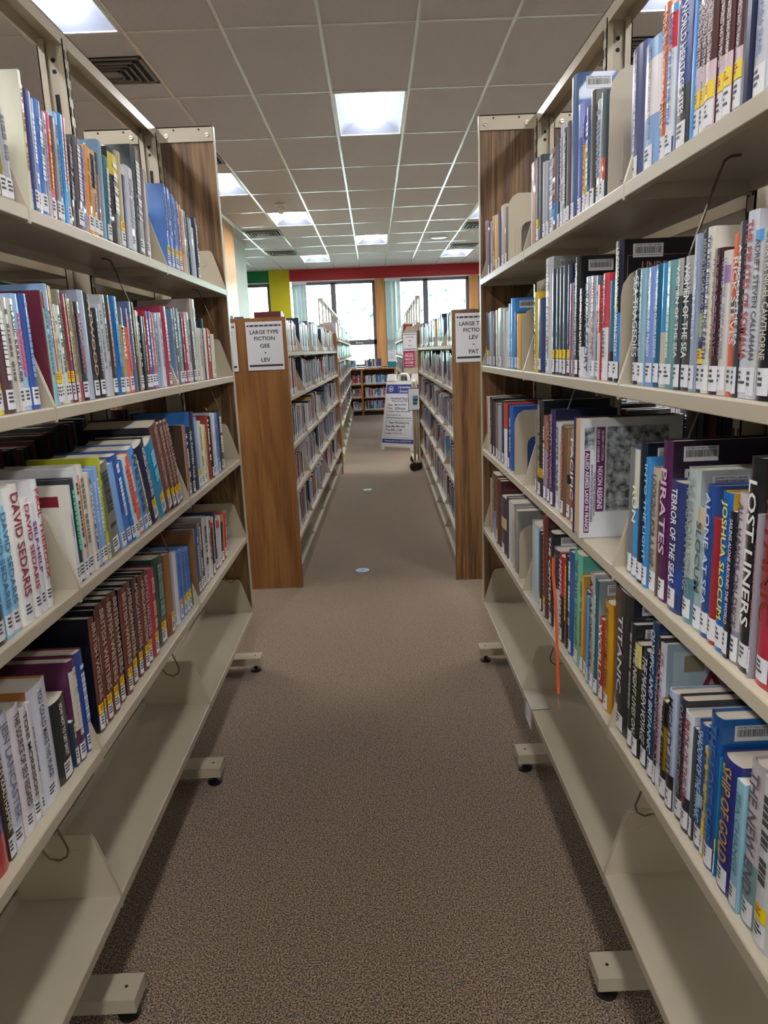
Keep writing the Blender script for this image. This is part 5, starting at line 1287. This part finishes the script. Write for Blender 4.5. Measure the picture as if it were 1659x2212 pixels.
# A-frame board
def aframe():
    P = Vector((.053, 10.916, 0)); u = Vector((.803, -.597, 0)); n = Vector((.597, .803, 0)); Wd = .593; H = 1.0; D = .24
    e = empty('a_frame_sign', tuple(P + u * Wd / 2 + n * D))
    base = P + u * Wd / 2 + n * D
    def panel(sg, name):
        o0 = -n * D * sg; up = (n * D * sg * .92 + Vector((0, 0, H))).normalized(); Lp = (Vector((0, 0, H)) + n * D * sg * .92).length; nn = up.cross(u).normalized() * (1 if sg > 0 else -1)
        pt = lambda a, b, c=0: tuple(o0 + u * a + up * b + nn * c)
        m_ = MB(); hw = Wd / 2
        def slab(a0, a1, b0, b1, c0=-.008, c1=.008, mt=plastic, ta=0):
            m_.prism([pt(a0, b0, c0), pt(a1, b0, c0), pt(a1 - ta, b1, c0), pt(a0 + ta, b1, c0)], tuple(nn * (c1 - c0)), mt)
        slab(-hw, -hw + .065, 0, .06); slab(hw - .065, hw, 0, .06); slab(-hw, hw, .045, Lp)
        # moulded lugs and carrying handle
        for c in (-hw + .08, hw - .08): slab(c - .075, c + .075, Lp, Lp + .10, -.02, .02, ta=.012)
        m_.tube([pt(-.095, Lp - .005), pt(-.085, Lp + .04), pt(-.07, Lp + .085), pt(-.05, Lp + .10), pt(.05, Lp + .10), pt(.07, Lp + .085), pt(.085, Lp + .04), pt(.095, Lp - .005)], .020, plastic, 10)
        o = m_.build(name, e, bevel=.004); return pt, Lp, up, nn, o
    pt, Lp, up, nn, o = panel(1, 'front_panel'); panel(-1, 'rear_panel')
    c = .0095 if (nn.y < 0) else -.0095; c2 = c * 1.10
    def band(a0, a1, b0, b1, mt, name, cc=c): MB().face([pt(a0, b0, cc), pt(a1, b0, cc), pt(a1, b1, cc), pt(a0, b1, cc)], mt) if 0 else None
    def fq(name, quads):
        q = MB()
        for a0, a1, b0, b1, mt, cc in quads: q.face([pt(a0, b0, cc), pt(a1, b0, cc), pt(a1, b1, cc), pt(a0, b1, cc)], mt)
        q.build(name, e)
    hw = Wd / 2; T = Lp
    fq('printed_sheet', [(-hw + .015, hw - .015, .10, T - .045, nm('sign_sheet', hx('d6dae2'), .4), c * .96)])
    fq('header_band', [(-hw + .015, hw - .015, T - .185, T - .05, navy, c)]); fq('footer_band', [(-hw + .015, hw - .015, .105, .165, navy, c)])
    def outline(b0, b1):
        q = MB(); l = inkm('50586c'); a0, a1 = -hw + .05, hw - .05
        for w in ((a0, a0 + .003, b0, b1), (a1 - .003, a1, b0, b1), (a0, a1, b0, b0 + .003), (a0, a1, b1 - .003, b1)): q.face([pt(w[0], w[2], c), pt(w[1], w[2], c), pt(w[1], w[3], c), pt(w[0], w[3], c)], l)
        q.build('text_frame', e)
    outline(.185, .44); outline(.475, T - .205)
    q = MB(); tk = inkm('3c4858'); dk = inkm('2c3c50')
    def tx(s_, a, b, w, h, mt=tk, al='c'):
        bw = TXT[s_][2]; bh = TXT[s_][3]; sx = min(w / bw, h / bh * 1.25)
        if al == 'l': a = a + bw * sx / 2
        put_text(q, s_, mt, pt(a, b, c2), tuple(u), tuple(up), w, h)
    tx('Upcoming', .04, T - .095, .22, .045, paper); tx('Events', .04, T - .15, .16, .04, paper)
    tx('Household Hazardous', .0, T - .255, .38, .034); tx('Waste Drop-Off Day', .0, T - .298, .35, .034)
    l = -hw + .065
    tx('Date:', l, T - .352, .09, .028, tk, 'l'); tx('May 2nd 2026', l + .12, T - .352, .21, .036, dk, 'l'); tx('Time:', l, T - .402, .09, .028, tk, 'l'); tx('8:30-noon', l + .14, T - .402, .18, .036, dk, 'l')
    tx('Location: Crapo Hill Landfill', l, T - .450, .40, .028, tk, 'l'); tx('Sign-up required. Visit', l, T - .505, .25, .022, tk, 'l'); tx('gnbrrmdistrict.org to select a time slot', l, T - .545, .44, .022, tk, 'l')
    tx('Paper Shredding Day', .0, .405, .36, .036); tx('Date:', l, .352, .09, .028, tk, 'l'); tx('May 30th, 2026', l + .10, .352, .24, .036, dk, 'l'); tx('Time:', l, .302, .09, .028, tk, 'l'); tx('8:30 - 11:00*', l + .10, .302, .20, .036, dk, 'l')
    tx('Location:', l, .25, .11, .026, tk, 'l'); tx('Dartmouth District Office', l + .13, .252, .17, .016, dk, 'l')
    tx('Visit gnbrrmdistrict.org or call (508) 979-1493', 0, .135, .48, .026, paper)
    q.build('lettering', e)
    q = MB(); cx, cy = -hw + .095, T - .118
    ring = [pt(cx + .045 * math.cos(k * PI / 12), cy + .045 * math.sin(k * PI / 12), c2) for k in range(24)]; q.face(ring, inkm('b8b8b0'))
    ring = [pt(cx + .033 * math.cos(k * PI / 12), cy + .033 * math.sin(k * PI / 12), c2 * 1.1) for k in range(24)]; q.face(ring, inkm('5c5c70'))
    q.face([pt(cx - .025, cy - .012, c2 * 1.2), pt(cx + .025, cy - .012, c2 * 1.2), pt(cx + .028, cy + .008, c2 * 1.2), pt(cx - .02, cy + .012, c2 * 1.2)], inkm('c8c8c8'))
    q.build('round_seal', e)
    for o in e.children: pass
    tag(e, 'white A-frame board headed Upcoming Events standing in the far aisle', 'sign')
aframe()

# wheeled stand at the end of the right low rack
e = empty('wheeled_stand', (.478, 8.86, 0))
for dx, dy in ((-.022, 0), (.028, .62)):
    MB().tube([(dx, dy, .10), (dx, dy, 1.02)] + ([(dx, dy + .02, 1.05), (dx + .02, dy + .08, 1.065), (dx + .05, .60, 1.065)] if dy == 0 else [(dx, dy, 1.065)]), .016, metal, 10).build('tube_frame', e, smooth=True)
MB().tube([(.022, .01, .10), (.022, .01, 1.03), (.02, .05, 1.06)], .013, metal, 10).build('tube_frame', e, smooth=True)
MB().box((-.035, -.03, .095), (.035, .66, .115), metal).build('base_bar', e)
for x, y in ((-.040, -.05), (.004, .03), (0, .62)):
    c = MB().lathe([(.046, -.018), (.054, -.010), (.054, .010), (.046, .018)], (x, y - .02, .055), rubber, 22, 'y')
    c.lathe([(.030, -.022), (.034, 0), (.030, .022)], (x, y - .02, .075), rubber, 14, 'y')
    c.box((x - .020, y - .034, .08), (x + .020, y - .004, .10), rubber); c.build('castor', e)
pf = MB().box((-.085, -.055, .735), (.05, -.045, 1.0), ink); pf.box((-.08, -.057, .742), (.045, -.0552, .993), paper); po = pf.build('framed_card', e)
MB().box((-.03, -.0585, .80), (.03, -.0575, .84), green).box((-.03, -.0585, .845), (.03, -.0575, .88), navy).box((-.03, -.0585, .885), (.03, -.0575, .91), inkm('5c9070')).build('printed_picture', po)
tag(e, 'beige tube stand on black castors at the far end of the right low rack', 'stand')
e = MB().box((-.012, 0, -.04), (.012, .002, .04), paper).build('paper_card', loc=(.514, 8.80, .80)); tag(e, 'small white card beside the beige tube stand', 'card')

# floor stickers
def sticker(x, y, lb):
    e = empty('floor_sticker', (x, y, 0)); c1 = nm('sticker_blue', hx('86b4e0'), .4)
    MB().lathe([(.053, .0006), (.052, .0014)], (0, 0, 0), ink, 32).build('rim', e); MB().lathe([(.049, .0015), (.049, .0018)], (0, 0, 0), c1, 32).build('disc', e)
    r = MB()
    for ra in (.040, .022): r.tube([(ra * math.cos(k * PI / 12), ra * math.sin(k * PI / 12), .002) for k in range(24)], .0014, white, 5, True)
    r.tube([(-.010, .006, .002), (-.002, -.006, .002), (.012, .010, .002)], .0016, navy, 5); r.build('ring_print', e)
    tag(e, lb, 'floor sticker', 'round blue stickers on the carpet')
sticker(-.136, 4.751, 'round pale blue sticker on the carpet, nearer one between the low racks')
sticker(-.124, 7.694, 'round pale blue sticker on the carpet, farther one towards the board')
